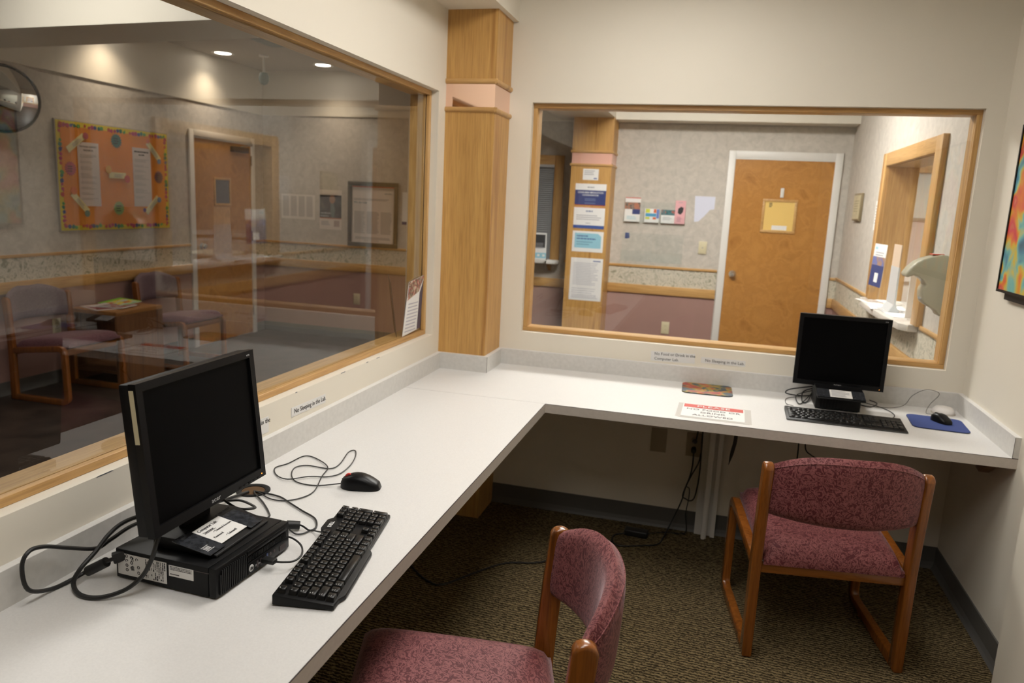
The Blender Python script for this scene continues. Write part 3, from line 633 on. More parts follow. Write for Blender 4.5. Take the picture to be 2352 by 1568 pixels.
def keyboard(label, loc, rz, low, sc=1.0, depth_pad=(.006, .010)):
    k = thing('keyboard', label, 'keyboard', loc, rz)
    u = U*sc; L = 22.5*u; Dp = 6.25*u
    x0, x1 = -L/2-.010, L/2+.010; yb = Dp/2+depth_pad[0]; yf = -Dp/2-depth_pad[1]
    if low:
        prof = [(x0, yf), (x1, yf), (x1, yb+.012), (x0, yb+.012)]; h0, h1 = .006, .018
    else:
        h0, h1 = .012, .024
        prof = [(x0, yf+.006), (x0+.028, yf+.005), (x0+.045, yf-.004), (x0+.235, yf-.004), (x0+.252, yf+.006), (x1, yf+.006), (x1, yb), (x0+.372, yb), (x0+.358, yb+.010), (x0+.31, yb+.010), (x0+.298, yb), (x0, yb)]
    hz = lambda y: h0+(h1-h0)*(y-yf)/(yb-yf)
    mb = MB(); n = len(prof)
    mb.add([(a, b, .002) for a, b in prof]+[(a, b, hz(b)) for a, b in prof], [tuple(range(n-1, -1, -1)), tuple(range(n, 2*n))]+[(i, (i+1) % n, n+(i+1) % n, n+i) for i in range(n)])
    mb.build('case', M_BLK, k, bevel=.0028, seg=2)
    if low: B(x0+.001, x1-.001, yf-.0008, yf+.0004, .0035, .0048).build('front_line', plain('trim_grey', (.12, .12, .12), .4), k)
    for x in (x0+.03, x1-.03):
        for y in (yf+.02, yb-.01): B(x-.008, x+.008, y-.005, y+.005, 0, .0022).build('rubber_foot', M_CORD, k)
    cache = {}; leg = MB(); kh = .0035 if low else .0088; g = .0012
    sl = math.atan2(h1-h0, yb-yf)
    for q in key_rows(15.25 if low else 19.5):
        x, r, wd = q[:3]; dp = q[3] if len(q) > 3 else 1
        kx = -L/2+x*u; ky = Dp/2-(r+dp)*u; sx, sy = wd*u, dp*u
        key = (round(wd, 2), dp)
        front_round = (not low) and r > 5 and wd > 6
        if key not in cache:
            cache[key] = MB().taper(g/2, sx-g/2, g/2, sy-g/2, -.003, kh, .0016 if not low else .0007).mesh('key', .0009 if not low else .0005, 1)
        o = link('key', cache[key], M_KEY, k)
        o.location = (kx, ky, hz(ky)+.0005); o.rotation_euler = (sl, 0, 0)
        # legend
        if not (wd > 6):
            lw = .0022+.0015*random.random(); lx, ly = kx+.0045, ky+sy-.0075
            zt = hz(ly)+kh+.0008
            for j in range(2):
                a = random.random()
                leg.add([(lx+j*.0019, ly, zt), (lx+j*.0019+.0012, ly, zt), (lx+j*.0019+.0012, ly+.0026*(.6+.4*a), zt+.00015), (lx+j*.0019, ly+.0026*(.6+.4*a), zt+.00015)], [(0, 1, 2, 3)])
            if wd > 1.2: leg.add([(lx, ly-.0035, zt-.0002), (lx+.006, ly-.0035, zt-.0002), (lx+.006, ly-.0025, zt-.0001), (lx, ly-.0025, zt-.0001)], [(0, 1, 2, 3)])
    leg.build('key_legends', plain('legend_grey', (.38, .38, .38), .5), k, recalc=False)
    return k, u, L, Dp, hz, yb
random.seed(11)
a0 = Vector((.472, -2.394)); dv = Vector((-.1759, .9844)); nv = Vector((.9844, .1759))
kc = a0+dv*.225+nv*.0655
kb1, u, L, Dp, hz, yb = keyboard('black full-size keyboard with tall keys beside the near computer', (kc.x, kc.y, ZC), math.atan2(dv.y, dv.x), False, 1.0, (.005, .009))
text(kb1, 'DELL', -L/2+.322, yb-.012, .0125, M_SILVER, z=hz(yb-.008)+.0012, name='brand_lettering', bold=.0005, xs=1.1)
kb2, *_ = keyboard('slim black keyboard in front of the far monitor', (1.797, -.425, ZC), -.018, True, 1.0, (.012, .022))

# ================================================================== MICE, PADS
def mouse(label, loc, rz, mat, wheel):
    m = thing('mouse', label, 'mouse', loc, rz)       # front towards -x locally
    def prof(s):    # s 0 front .. 1 back
        return .016+.020*math.sin(math.pi*(s**.8)*.82+.35)*1.0
    mb = MB(); nu, nv_ = 18, 12
    def fn(a, b):
        s = a; x = -.055+.11*s
        hw = .0295*(1-(abs(2*s-1.05))**4*.55)
        th = math.pi*b
        h = (.010+.030*math.sin(math.pi*min(1, (s*.78+.18)))**1.2)
        e = .02 if s in (0, 1) else 1
        if s == 0: h *= .72
        if s == 1: h *= .25; hw *= .7
        c, si = math.cos(th), math.sin(th)
        return (x, hw*math.copysign(abs(c)**.55, c), .001+h*abs(si)**.55)
    mb.grid(fn, nu, nv_); n = nv_+1
    mb.f += [tuple(range(n)), tuple(nu*n+i for i in range(n-1, -1, -1)), tuple(i*n for i in range(nu, -1, -1))+tuple(i*n+nv_ for i in range(nu+1))]
    b = mb.build('shell', mat, m, smooth=True)
    MB().lathe([(0, -.0035), (.010, -.0035), (.011, 0), (.010, .0035), (0, .0035)], 18, (-.034, 0, .0300), 'y').build('scroll_wheel', wheel, m, smooth=True)
    MB().tube([(-.054, 0, .0225), (-.04, 0, .0355), (-.02, 0, .041)], .0007, 5).build('button_split', M_SEAM, m)
    return m
m1 = mouse('black mouse with a red wheel near the near keyboard', (.357, -1.772, ZC), math.radians(14), M_BLK2, plain('red_wheel', (.6, .03, .02), .4))
MCORD = [(0.310, -1.783, 0.750), (0.243, -1.81, 0.743), (0.184, -1.81, 0.743), (0.141, -1.773, 0.743), (0.114, -1.713, 0.743), (0.136, -1.681, 0.743), (0.208, -1.68, 0.743), (0.218, -1.635, 0.743), (0.192, -1.53, 0.743), (0.204, -1.507, 0.743), (0.231, -1.559, 0.743), (0.252, -1.635, 0.743), (0.256, -1.706, 0.743), (0.234, -1.744, 0.744), (0.189, -1.763, 0.745), (0.149, -1.805, 0.746), (0.1, -1.784, 0.743), (0.063, -1.735, 0.743), (0.077, -1.688, 0.743), (0.086, -1.613, 0.743), (0.129, -1.617, 0.743), (0.201, -1.676, 0.746), (0.224, -1.751, 0.746), (0.255, -1.846, 0.743), (0.25, -1.898, 0.743), (0.22, -1.934, 0.743), (0.178, -1.937, 0.743), (0.134, -1.916, 0.744), (0.11, -1.905, 0.742)]
def world_tube(parent, name, pts, r, mat, n=7, sub=6):
    bpy.context.view_layer.update(); inv = parent.matrix_world.inverted() if parent else Matrix()
    return MB().tube([inv@Vector(p) for p in pts], r, n, sub).build(name, mat, parent, smooth=True)
world_tube(m1, 'cord', MCORD, .0017, M_CORD)
pad = thing('mouse_pad', 'blue mouse pad with rounded corners in the right corner', 'mouse pad', (2.1675, -.2954, ZC), -.0755)
def rrect(w, h, r, n=6):
    P = []
    for cx, cy, a0_ in ((w/2-r, h/2-r, 0), (-w/2+r, h/2-r, 90), (-w/2+r, -h/2+r, 180), (w/2-r, -h/2+r, 270)):
        for i in range(n+1): a = math.radians(a0_+90*i/n); P.append((cx+r*math.cos(a), cy+r*math.sin(a)))
    return P
MB().prism(rrect(.205, .212, .03), .0002, .003).build('rubber_base', M_CORD, pad); MB().prism(rrect(.204, .211, .03), .003, .0045).build('cloth_top', plain('pad_blue', (.025, .05, .21), .8, var=.08, vs=300), pad)
m2 = mouse('black mouse lying on the blue pad', (2.186, -.272, ZC+.0045), math.radians(-62), M_BLK2, M_CORD); m2.scale = (.84, .84, .82)
world_tube(m2, 'cord', [(2.164, -.226, .762), (2.16, -.150, .748), (2.189, -.079, .77), (2.226, -.05, .807), (2.217, -.04, .821), (2.172, -.04, .823), (2.125, -.045, .793), (2.098, -.05, .75), (2.043, -.098, .743), (1.961, -.122, .743), (1.911, -.11, .743)], .0016, M_CORDG)
pad = thing('mouse_pad', 'multicoloured mouse pad lying alone on the back counter', 'mouse pad', (1.2612, -.125, ZC), .029)
MB().prism(rrect(.222, .205, .03), .0002, .003).build('rubber_base', M_CORD, pad)
MB().prism(rrect(.221, .204, .03), .003, .0045).build('printed_top', art('pad_paint', [(.25, (.03, .025, .05)), (.42, (.02, .05, .08)), (.46, (.24, .20, .03)), (.50, (.40, .24, .02)), (.55, (.42, .04, .015)), (.64, (.25, .015, .02)), (.72, (.03, .02, .06))], 13, 1.2), pad)
pk = thing('white_puck', 'round white plastic puck behind the blue mouse pad', 'puck', (2.240, -.092, ZC))
MB().lathe([(0, .0), (.040, .0), (.0435, .006), (.042, .016), (.034, .026), (.018, .030), (0, .031)], 32).build('dome', plain('puck_white', (.78, .75, .72), .5), pk, smooth=True)
MB().lathe([(.040, 0), (.047, 0), (.047, .003), (.040, .004)], 32).build('base_ring', plain('puck_base', (.55, .50, .44), .5), pk, smooth=True)

# ================================================================== FAR COMPUTER
pr = thing('computer', 'small black computer under the foot of the far monitor', 'computer', (1.797, -.17, ZC), -.02)
B(-.0885, .0885, -.088, .088, .003, .060).build('case', M_BLKM, pr, bevel=.003)
B(-.086, .086, -.0895, -.088, .006, .057).build('front_panel', M_BLK, pr, bevel=.001)
for x in (-.07, .07):
    for y in (-.07, .07): MB().lathe([(0, 0), (.007, 0), (.007, .004), (0, .004)], 10, (x, y, 0)).build('rubber_foot', M_CORD, pr)
for i in range(8): B(-.07+i*.012, -.064+i*.012, -.0905, -.0893, .012, .05).build('vent_fin', M_BLK2, pr)
cd = sheet('name_card', 'white card taped on the foot of the far monitor', 'card', (1.797, -.288, ZC+.0805), ((1, -.02, 0), (.02, .97, .24)), .085, .065, M_PAPER)
lines(cd, -.036, .036, .024, 5, .011, .004, M_INKG, .4)
for a, b in ((-.092, -.043), (.043, .092)): B(a, b, -.038, .036, -.0016, -.0004).build('tape_strip', plain('glossy_tape', (.032, .034, .039), .14, var=.5, vs=70), cd)
world_tube(kb2, 'cord', [(1.99, -.34, .752), (2.021, -.24, .743), (2.015, -.17, .743), (1.985, -.11, .743), (1.93, -.06, .744), (1.88, -.045, .746)], .0017, M_CORD)

# ================================================================== CORDS ON AND UNDER THE COUNTER
def cord(name, label, pts, r, mat=None, group=None, n=8):
    t = thing(name, label, 'cord', pts[0], group=group); world_tube(t, 'cable', pts, r, mat or M_CORD, n); return t
PA = [(.235, -2.40, .885), (.241, -2.425, .845), (.232, -2.432, .811), (.217, -2.44, .78), (.193, -2.46, .757), (.155, -2.483, .746), (.113, -2.487, .7455), (.075, -2.465, .752), (.08, -2.451, .777), (.085, -2.416, .799), (.09, -2.384, .824), (.1, -2.347, .839), (.13, -2.28, .845), (.17, -2.2, .87)]
world_tube(mon1, 'power_cord', PA, .0045, M_CORD, 8)
PB = [(.135, -2.395, .79), (.11, -2.414, .781), (.062, -2.42, .752), (.053, -2.445, .7465), (.045, -2.491, .7465), (.052, -2.545, .775), (.04, -2.544, .819), (.04, -2.527, .842), (.04, -2.494, .837), (.05, -2.451, .817), (.07, -2.401, .796), (.08, -2.37, .804), (.085, -2.307, .812), (.07, -2.2, .78), (.09, -2.0, .752), (.1, -1.92, .744)]
pcd = world_tube(pc, 'power_cord', PB, .0042, M_CORD, 8)
world_tube(pc, 'ferrite_bead', [(.109, -2.4145, .7795), (.085, -2.4175, .765), (.066, -2.4195, .754)], .0105, M_CORD, 12)
world_tube(pc, 'power_plug', [(.142, -2.39, .793), (.12, -2.408, .786)], .0125, M_CORD, 8)
world_tube(kb1, 'cord', [(.428, -2.085, .754), (.402, -2.082, .751), (.374, -2.070, .744), (.365, -2.092, .744), (.35, -2.099, .744), (.331, -2.095, .75)], .0018, M_CORD)
uc = cord('video_cord', 'black cord curving from the near computer to the round cable hole', [(.318, -2.083, .755), (.345, -2.068, .752), (.372, -2.072, .745), (.375, -2.046, .744), (.347, -2.005, .744), (.297, -1.977, .744), (.245, -1.947, .744), (.194, -1.918, .744), (.138, -1.91, .744), (.112, -1.905, .742)], .0023)
world_tube(uc, 'connector', [(.318, -2.085, .756), (.331, -2.077, .754), (.344, -2.069, .752)], .0105, M_CORD, 10)
cord('network_cord', 'short black cord from the cable hole to the back of the near computer', [(.108, -1.905, .742), (.125, -1.925, .744), (.174, -1.965, .744), (.224, -2.015, .744), (.25, -2.06, .752), (.252, -2.15, .765)], .0022)
cord('stand_cord', 'black cord looping out behind the foot of the near monitor', [(.12, -2.14, .81), (.163, -2.104, .80), (.198, -2.09, .80), (.246, -2.108, .80), (.262, -2.137, .809), (.234, -2.155, .812), (.2, -2.16, .83)], .003)
cord('cable_bundle', 'uppermost looped black cable left of the far monitor foot', [(1.747, -.06, .80), (1.687, -.06, .786), (1.62, -.06, .768), (1.605, -.065, .752), (1.638, -.07, .747), (1.70, -.07, .75), (1.74, -.06, .77)], .003)
cord('cable_bundle', 'middle looped black cable left of the far monitor foot', [(1.729, -.05, .785), (1.68, -.08, .772), (1.67, -.1, .75), (1.666, -.19, .745), (1.69, -.155, .745), (1.712, -.08, .765), (1.73, -.05, .775)], .0027)
cord('cable_bundle', 'lowest looped black cable left of the far monitor foot', [(1.72, -.06, .775), (1.652, -.1, .758), (1.642, -.15, .745), (1.651, -.225, .745), (1.684, -.13, .746), (1.715, -.06, .76)], .0022)
cord('thin_cord', 'thin black cord running left of the slim keyboard', [(1.616, -.30, .752), (1.595, -.237, .743), (1.601, -.146, .743), (1.642, -.09, .743), (1.70, -.045, .745)], .0014)
cord('rear_cord', 'black cord dropping behind the right of the far monitor', [(1.83, -.10, .85), (1.87, -.08, .80), (1.90, -.10, .75), (1.93, -.135, .744), (1.96, -.12, .744), (1.985, -.06, .746), (1.96, -.03, .75)], .0022)
# under the counter
def wall_plate(name, label, loc, basis, mat, kind):
    p = thing(name, label, 'wall plate', loc, basis=basis)
    B(-.037, .037, -.059, .059, -.001, .005).build('plate', mat, p, bevel=.002)
    if kind == 'outlet':
        for y in (.02, -.02):
            r = MB().prism(rrect(.034, .030, .009), .005, .0062).build('receptacle', mat, p)
            for x in (-.006, .006): B(x-.001, x+.001, y-.002, y+.006, .0062, .0066).build('slot', M_SEAM, p)
            r.location = (0, y, 0)
        MB().lathe([(0, .0062), (.003, .006), (.003, .005)], 8).build('screw', M_CHROME, p)
    elif kind == 'jack': MB().lathe([(0, .009), (.005, .009), (.006, .005)], 12).build('socket', M_INKG, p); 
    else:
        for y in (.042, -.042): MB().lathe([(0, .0062), (.003, .006), (.003, .005)], 8, (0, y, 0)).build('screw', mat, p)
    return p
wall_plate('blank_plate', 'blank beige wall plate under the back counter', (1.06, 0, .438), YW, M_ALMOND, 'blank')
wall_plate('wall_outlet', 'beige outlet with two plugs under the back counter', (1.228, 0, .437), YW, M_ALMOND, 'outlet')
def plug_cord(label, pts, r=.0035):
    c = cord('mains_cord', label, pts, r, group='cables under the back counter'); return c  # power cords of the outlet and the adapter brick
c = plug_cord('black cord plugged into the upper socket under the back counter', [(1.228, -.012, .457), (1.235, -.032, .475), (1.240, -.035, .52), (1.243, -.035, .60), (1.243, -.03, .70)])
world_tube(c, 'plug', [(1.228, -.006, .455), (1.230, -.034, .462)], .012, M_CORD, 8)
c = plug_cord('black cord from the lower socket looping beside the white post', [(1.228, -.014, .420), (1.229, -.032, .40), (1.229, -.035, .338), (1.22, -.04, .28), (1.207, -.05, .237), (1.197, -.06, .194), (1.212, -.06, .182), (1.234, -.055, .173), (1.252, -.055, .193), (1.262, -.05, .262), (1.265, -.045, .348), (1.263, -.045, .437), (1.262, -.045, .52), (1.262, -.045, .70)])
world_tube(c, 'plug', [(1.228, -.006, .418), (1.228, -.034, .412)], .012, M_CORD, 8)
c = plug_cord('black cord trailing down to the adapter brick on the carpet', [(1.263, -.05, .415), (1.255, -.05, .364), (1.229, -.055, .3), (1.207, -.055, .237), (1.193, -.06, .164), (1.159, -.07, .067), (1.128, -.14, .006), (1.107, -.224, .005), (1.042, -.265, .005), (.938, -.305, .005), (.901, -.261, .005), (.903, -.201, .006), (.949, -.178, .014)])
br = thing('power_adapter', 'black power adapter brick on the carpet under the back counter', 'adapter', (1.0, -.155, 0), -.05)
B(-.055, .055, -.025, .025, .0005, .031).build('brick', M_CORD, br, bevel=.006, seg=3)
world_tube(br, 'output_cord', [(1.05, -.15, .015), (1.123, -.085, .006), (1.207, -.065, .006), (1.229, -.05, .021), (1.219, -.055, .103), (1.226, -.055, .18), (1.225, -.055, .232), (1.206, -.06, .244)], .0025, M_CORD)
cord('floor_cord', 'dark cord snaking over the carpet under the left counter', [(.03, -.70, .005), (.142, -.839, .005), (.242, -.919, .005), (.307, -.917, .005), (.394, -.784, .005), (.491, -.657, .005), (.614, -.606, .005), (.70, -.52, .005), (.80, -.38, .005), (.90, -.27, .005)], .004)
cord('hanging_cord', 'left of two short cords hanging below the far counter', [(1.655, -.3, .70), (1.656, -.3, .62), (1.657, -.3, .52), (1.66, -.2, .40)], .003)
cord('hanging_cord', 'right of two short cords hanging below the far counter', [(1.678, -.3, .70), (1.681, -.3, .62), (1.687, -.3, .568), (1.715, -.28, .54), (1.76, -.2, .50)], .003)
st = thing('cable_strap', 'black strap dangling below the back counter right of the white post', 'strap', (1.40, -.3, ZC-TC))
sm = MB()
sm.grid(lambda a, b: ((b-.5)*.016*(1 if a < .8 else (1.02-a)*4.5)+(-.018*max(0, a-.55)/.45), -.004*math.sin(a*3), -.245*a), 12, 1); sm.grid(lambda a, b: ((b-.5)*.016*(1 if a < .8 else (1.02-a)*4.5)+(-.018*max(0, a-.55)/.45), .002-.004*math.sin(a*3), -.245*a), 12, 1)
sm.build('webbing', M_CORD, st)
cord('tangle_cord', 'black cord loop below the near edge of the left counter', [(.30, -2.46, .70), (.315, -2.47, .60), (.325, -2.475, .55), (.315, -2.48, .49), (.30, -2.49, .45), (.285, -2.50, .52), (.28, -2.48, .60), (.27, -2.45, .70)], .004)

# ================================================================== CHAIRS
def strip_poly(path, hw, cap=False):
    """offset a polyline (with fillets already in it) to both sides"""
    P = [Vector(p) for p in path]; Lf, Rt = [], []
    for i, p in enumerate(P):
        t = (P[min(i+1, len(P)-1)]-P[max(i-1, 0)]).normalized(); n = Vector((-t.y, t.x)); h = hw(i/(len(P)-1)) if callable(hw) else hw
        Lf.append(p+n*h); Rt.append(p-n*h)
    mid = []
    if cap:
        t = (P[-1]-P[-2]).normalized(); n = Vector((-t.y, t.x)); h = hw(1) if callable(hw) else hw
        mid = [P[-1]+n*h*math.cos(a)+t*h*.75*math.sin(a) for a in [math.pi*k/8 for k in range(1, 8)]]
    return [tuple(v) for v in Lf]+[tuple(v) for v in mid]+[tuple(v) for v in reversed(Rt)]
def fillet(pts, r, n=6):
    out = [pts[0]]
    for i in range(1, len(pts)-1):
        a, b, c = Vector(pts[i-1]), Vector(pts[i]), Vector(pts[i+1]); u_, v_ = (a-b).normalized(), (c-b).normalized()
        for k in range(n+1):
            t = k/n; p0, p2 = b+u_*r, b+v_*r
            out.append(tuple(p0*(1-t)**2+b*2*t*(1-t)+p2*t*t))
    out.append(pts[-1]); return out
CD = .46; HWC = .255
def make_chair(label, fab_back, fab_seat, group):
    c = thing('sled_chair', label, 'chair', group=group)
    for s in (-1, 1):
        lp = fillet([(.0, .0215), (CD, .0215), (CD-.012, .405), (.0, .352)], .05)
        MB().prism(strip_poly(lp, .021), s*HWC-.016, s*HWC+.016, 'x').build('sled_frame', M_CHAIRW, c, bevel=.006, seg=2)
        MB().prism(strip_poly([(.0, .0005), (.0, .12), (.0, .25), (.0, .36), (-.006, .47), (-.014, .58), (-.026, .705)], lambda t: .027-.001*t, True), s*HWC-.017, s*HWC+.017, 'x').build('rear_post', M_CHAIRW, c, bevel=.008, seg=3)
    B(-HWC+.016, HWC-.016, -.012, .014, .318, .362).build('rear_rail', M_CHAIRX, c, bevel=.004); B(-HWC+.016, HWC-.016, CD-.06, CD-.03, .345, .39).build('front_rail', M_CHAIRX, c, bevel=.004)
    # seat cushion
    def seat(a, b, top):
        x, y = (a*2-1), (b*2-1); e = max(abs(x)**6, abs(y)**6)
        ed = (1-min(1, abs(x))**8)*(1-min(1, abs(y))**8)
        yy = .225+y*.243; z0 = .352+.055*(b); 
        hh = .018+.050*ed**.5+.010*(1-x*x)*(1-y*y) if top else -.0
        return (x*(.238-.006*(1-ed)), yy, z0+hh-(0 if top else .012*(ed)))
    sm_ = MB().grid(lambda a, b: seat(a, b, True), 22, 22); sm_.grid(lambda a, b: seat(a, b, False), 22, 22)
    n = 23
    def rim():
        k = [(0, j) for j in range(n)]+[(i, n-1) for i in range(1, n)]+[(n-1, j) for j in range(n-2, -1, -1)]+[(i, 0) for i in range(n-2, 0, -1)]
        return [i*n+j for i, j in k]
    r_ = rim(); sm_.f += [(r_[i], r_[(i+1) % len(r_)], n*n+r_[(i+1) % len(r_)], n*n+r_[i]) for i in range(len(r_))]
    sm_.build('seat', fab_seat, c, smooth=True)
    # back cushion, bowed backwards between the posts
    ZB = .54
    def back(a, b, side):
        s = a*2-1; bow = -.022-.085*(1-abs(s)**2.2)
        zt = .722+.062*(1-abs(s)**3); zb = ZB
        z = zb+(zt-zb)*b
        prof = (1-(abs(2*b-1))**5)**.5*(1-abs(s)**16*.35)
        th = .026*prof
        return (s*(HWC-.016), bow-.015*(b-.3)+(th if side else -th), z)
    bm_ = MB().grid(lambda a, b: back(a, b, 1), 30, 16); bm_.grid(lambda a, b: back(a, b, 0), 30, 16)
    nn = 17; N = 31*17
    k = [(0, j) for j in range(17)]+[(i, 16) for i in range(1, 31)]+[(30, j) for j in range(15, -1, -1)]+[(i, 0) for i in range(29, 0, -1)]; r_ = [i*17+j for i, j in k]
    bm_.f += [(r_[i], r_[(i+1) % len(r_)], N+r_[(i+1) % len(r_)], N+r_[i]) for i in range(len(r_))]
    bk = bm_.build('backrest', fab_back, c, smooth=True, weld=True)
    MB().tube([Vector(back(i/24, .93, 0))+Vector((0, -.0008, 0)) for i in range(25)], .0016, 6, 2).build('piping', fab_back, bk, smooth=True)
    return c
ch1 = make_chair('burgundy oak-framed sled chair pushed under the far computer', M_FAB, M_FAB, 'burgundy sled chairs of the lab')
ch1.location = (1.729, -.957, 0); ch1.rotation_euler = (0, 0, math.radians(8.74))
ch2 = copy_tree(ch1); ch2['label'] = 'burgundy oak-framed sled chair in the foreground, cut off by the picture edge'
ch2.location = (.978, -2.04, 0); ch2.rotation_euler = (0, 0, math.radians(107))
ch3 = make_chair('plum sled chair left of the end table in the waiting room', M_FAB2, M_FAB3, 'plum sled chairs of the waiting room')
ch3.location = (-3.445, .745, 0); ch3.rotation_euler = (0, 0, math.radians(-90))
ch4 = copy_tree(ch3); ch4['label'] = 'plum sled chair between the end table and the waiting room door'; ch4.location = (-3.445, 1.955, 0)

# ================================================================== PICTURE ON THE RIGHT WALL
pic = thing('wall_picture', 'colourful abstract picture in a black frame on the right wall', 'picture', (W, -.70, 1.59), basis=SW)
B(-.40, .40, -.29, .31, .018, .026).build('canvas', art('abstract_art', [(.22, (.02, .02, .025)), (.34, (.05, .20, .30)), (.43, (.15, .42, .38)), (.50, (.55, .42, .03)), (.57, (.65, .16, .02)), (.66, (.55, .03, .06)), (.78, (.75, .55, .12))], 7, .6), pic)
fm = MB(); fm.box(-.41, .41, -.30, -.29, .004, .03).box(-.41, .41, .31, .32, .004, .03).box(-.41, -.40, -.30, .32, .004, .03).box(.40, .41, -.30, .32, .004, .03); fm.build('frame', M_BLK2, pic)
B(-.35, .35, -.325, -.26, 0, .018).build('backing_rail', M_BLK, pic)

# ================================================================== WAITING ROOM
tb = thing('end_table', 'dark wood end table between the two plum chairs', 'table', (-3.31, 1.31, 0))
tw, td, th = .225, .245, .575     # half depth (x), half width (y), height
B(-tw, tw, -td, td, th-.03, th).build('top', wood('table_top_wood', (.36, .17, .05), (.22, .09, .025), 'y', .35), tb, bevel=.003)
B(tw-.02, tw, -td, td, .0, th-.03).build('front_panel', M_TABLEW, tb); B(-tw, -tw+.02, -td, td, 0, th-.03).build('rear_panel', M_TABLEW, tb)
B(-tw+.02, tw-.02, -td+.01, td-.01, .09, .11).build('shelf', M_TABLEW, tb)
def magazine(label, x, y, z, rz, m1, m2, tilt=0.):
    o = thing('magazine', label, 'magazine', (x, y, z), rz, group='magazines on the end table'); o.rotation_euler = (0, tilt, rz)
    B(-.10, .10, -.135, .135, 0, .005).build('pages', M_PAPER, o); B(-.101, .101, -.136, .136, .005, .006).build('cover', m1, o)
    B(-.085, .085, -.12, .07, .006, .0068).build('cover_picture', m2, o); return o
MG = art('magazine_photo', [(.3, (.03, .03, .04)), (.45, (.5, .12, .06)), (.55, (.2, .35, .45)), (.7, (.6, .5, .3))], 18, 1)
magazine('magazine with a pale cover lying flat on the end table', -3.34, 1.19, th+.0005, 1.2, plain('cover_pale', (.6, .5, .46), .35), plain('cover_maroon', (.2, .04, .05), .35))
magazine('magazine with a red and white cover overlapping the pale one', -3.30, 1.27, th+.0075, 1.75, plain('cover_white', (.62, .58, .55), .35), MG)
magazine('bright green and yellow magazine leaning on top of the pile', -3.36, 1.40, th+.0155, 1.35, plain('cover_green', (.22, .50, .04), .35), art('cover_blue_yellow', [(.35, (.25, .45, .7)), (.5, (.7, .62, .08)), (.62, (.5, .1, .05))], 14, .5), -.12)
wall_plate('wall_outlet', 'ivory outlet on the mauve wall behind the left plum chair', (XB+.005, .986, .44), XW, M_IVORY, 'outlet')
wall_plate('wall_outlet', 'ivory outlet on the mauve end wall below the framed poster', (-2.445, YE-.005, .432), YW, M_IVORY, 'outlet')

# ---- bulletin board
bo = thing('bulletin_board', 'orange bulletin board with a yellow splatter border', 'bulletin board', (XB, 1.66, 1.57), basis=XW)
bw, bh = .595, .417
B(-bw, bw, -bh, bh, .001, .018).build('backing', plain('board_grey', (.35, .32, .29), .5), bo)
B(-bw+.008, bw-.008, -bh+.008, bh-.008, .018, .020).build('border_paper', plain('border_yellow', (.62, .50, .02), .6), bo)
B(-bw+.045, bw-.045, -bh+.045, bh-.045, .020, .0215).build('orange_paper', plain('orange_paper', (.66, .205, .008), .7, var=.06, vs=4), bo)
SPC = [plain('splat_%s' % n, c, .6) for n, c in (('red', (.5, .05, .02)), ('magenta', (.42, .03, .10)), ('navy', (.03, .05, .20)), ('teal', (.01, .16, .10)), ('green', (.05, .28, .04)))]
random.seed(5)
def splat(mb, x, y, r, z):
    n = 14; P = []
    for i in range(n):
        a = 2*math.pi*i/n; q = r*(1.0+.45*random.random()*(1 if i % 2 else -.6)); P.append((x+q*math.cos(a), y+q*math.sin(a)))
    mb.prism(P, z, z+.0008)
spots = []
for i in range(34): t = i/33; spots += [(-bw+.05+t*(2*bw-.1), bh-.037, i), (-bw+.05+t*(2*bw-.1), -bh+.037, i+2)]
for i in range(23): t = i/22; spots += [(-bw+.038, -bh+.05+t*(2*bh-.1), i), (bw-.038, -bh+.05+t*(2*bh-.1), i+1)]
for k in range(5):
    mb = MB()
    for x, y, i in spots:
        if (i//1) % 7 in ((0,), (1, 2), (3,), (4,), (5,))[k] :
            splat(mb, x+random.uniform(-.004, .004), y+random.uniform(-.006, .006), random.uniform(.011, .018), .0216)
            splat(mb, x+random.uniform(-.02, .02), y+random.uniform(-.01, .01), random.uniform(.004, .0065), .0216)
    o = mb.build('border_splatter', SPC[k], bo); o['kind'] = 'stuff'
def bpt(y, z): return (y-1.66, z-1.57)
for (y, z, lb, title) in ((1.362, 1.591, 'left of two long typed sheets on the bulletin board', ('NATIONAL SUPPORT', 'RESOURCES')), (1.931, 1.593, 'right of two long typed sheets on the bulletin board', None)):
    s = sheet('typed_sheet', lb, 'notice', (XB+.0235, y, z), XW, .208, .487, plain('paper_lilac', (.62, .56, .56), .75), 'typed sheets on the bulletin board')
    if title: text(s, title[0], 0, .205, .0175, M_INK); text(s, title[1], 0, .178, .0175, M_INK)
    else: words(s, -.085, .08, .205, .013, M_INK); words(s, -.035, .035, .18, .013, M_INK)
    lines(s, -.085, .085, .15, 3, .009, .003); yy = .10
    while yy > -.2: n = random.choice((2, 3, 4)); lines(s, -.088, .088, yy, n, .010, .003, ragged=.6); yy -= n*.010+.022
def burst(label, y, z, r, m):
    o = thing('paper_burst', label, 'paper cutout', (XB+.0222, y, z), basis=XW, group='starburst cutouts on the bulletin board')
    MB().prism([((r if i % 2 else r*.78)*math.cos(math.pi*i/16), (r if i % 2 else r*.78)*math.sin(math.pi*i/16)) for i in range(32)], 0, .002).build('cutout', m, o)
    lines(o, -r*.5, r*.5, r*.35, 3, r*.32, r*.12, M_INK, .3, .0027)
burst('magenta starburst cutout at the left of the bulletin board', 1.185, 1.628, .056, plain('burst_magenta', (.40, .05, .09), .6))
burst('dark teal starburst cutout at the top of the bulletin board', 1.655, 1.873, .060, plain('burst_teal', (.03, .13, .13), .6))
burst('purple starburst cutout at the right of the bulletin board', 2.126, 1.603, .056, plain('burst_purple', (.10, .02, .08), .6))
burst('green starburst cutout at the bottom of the bulletin board', 1.652, 1.333, .060, plain('burst_green', (.20, .33, .08), .6))
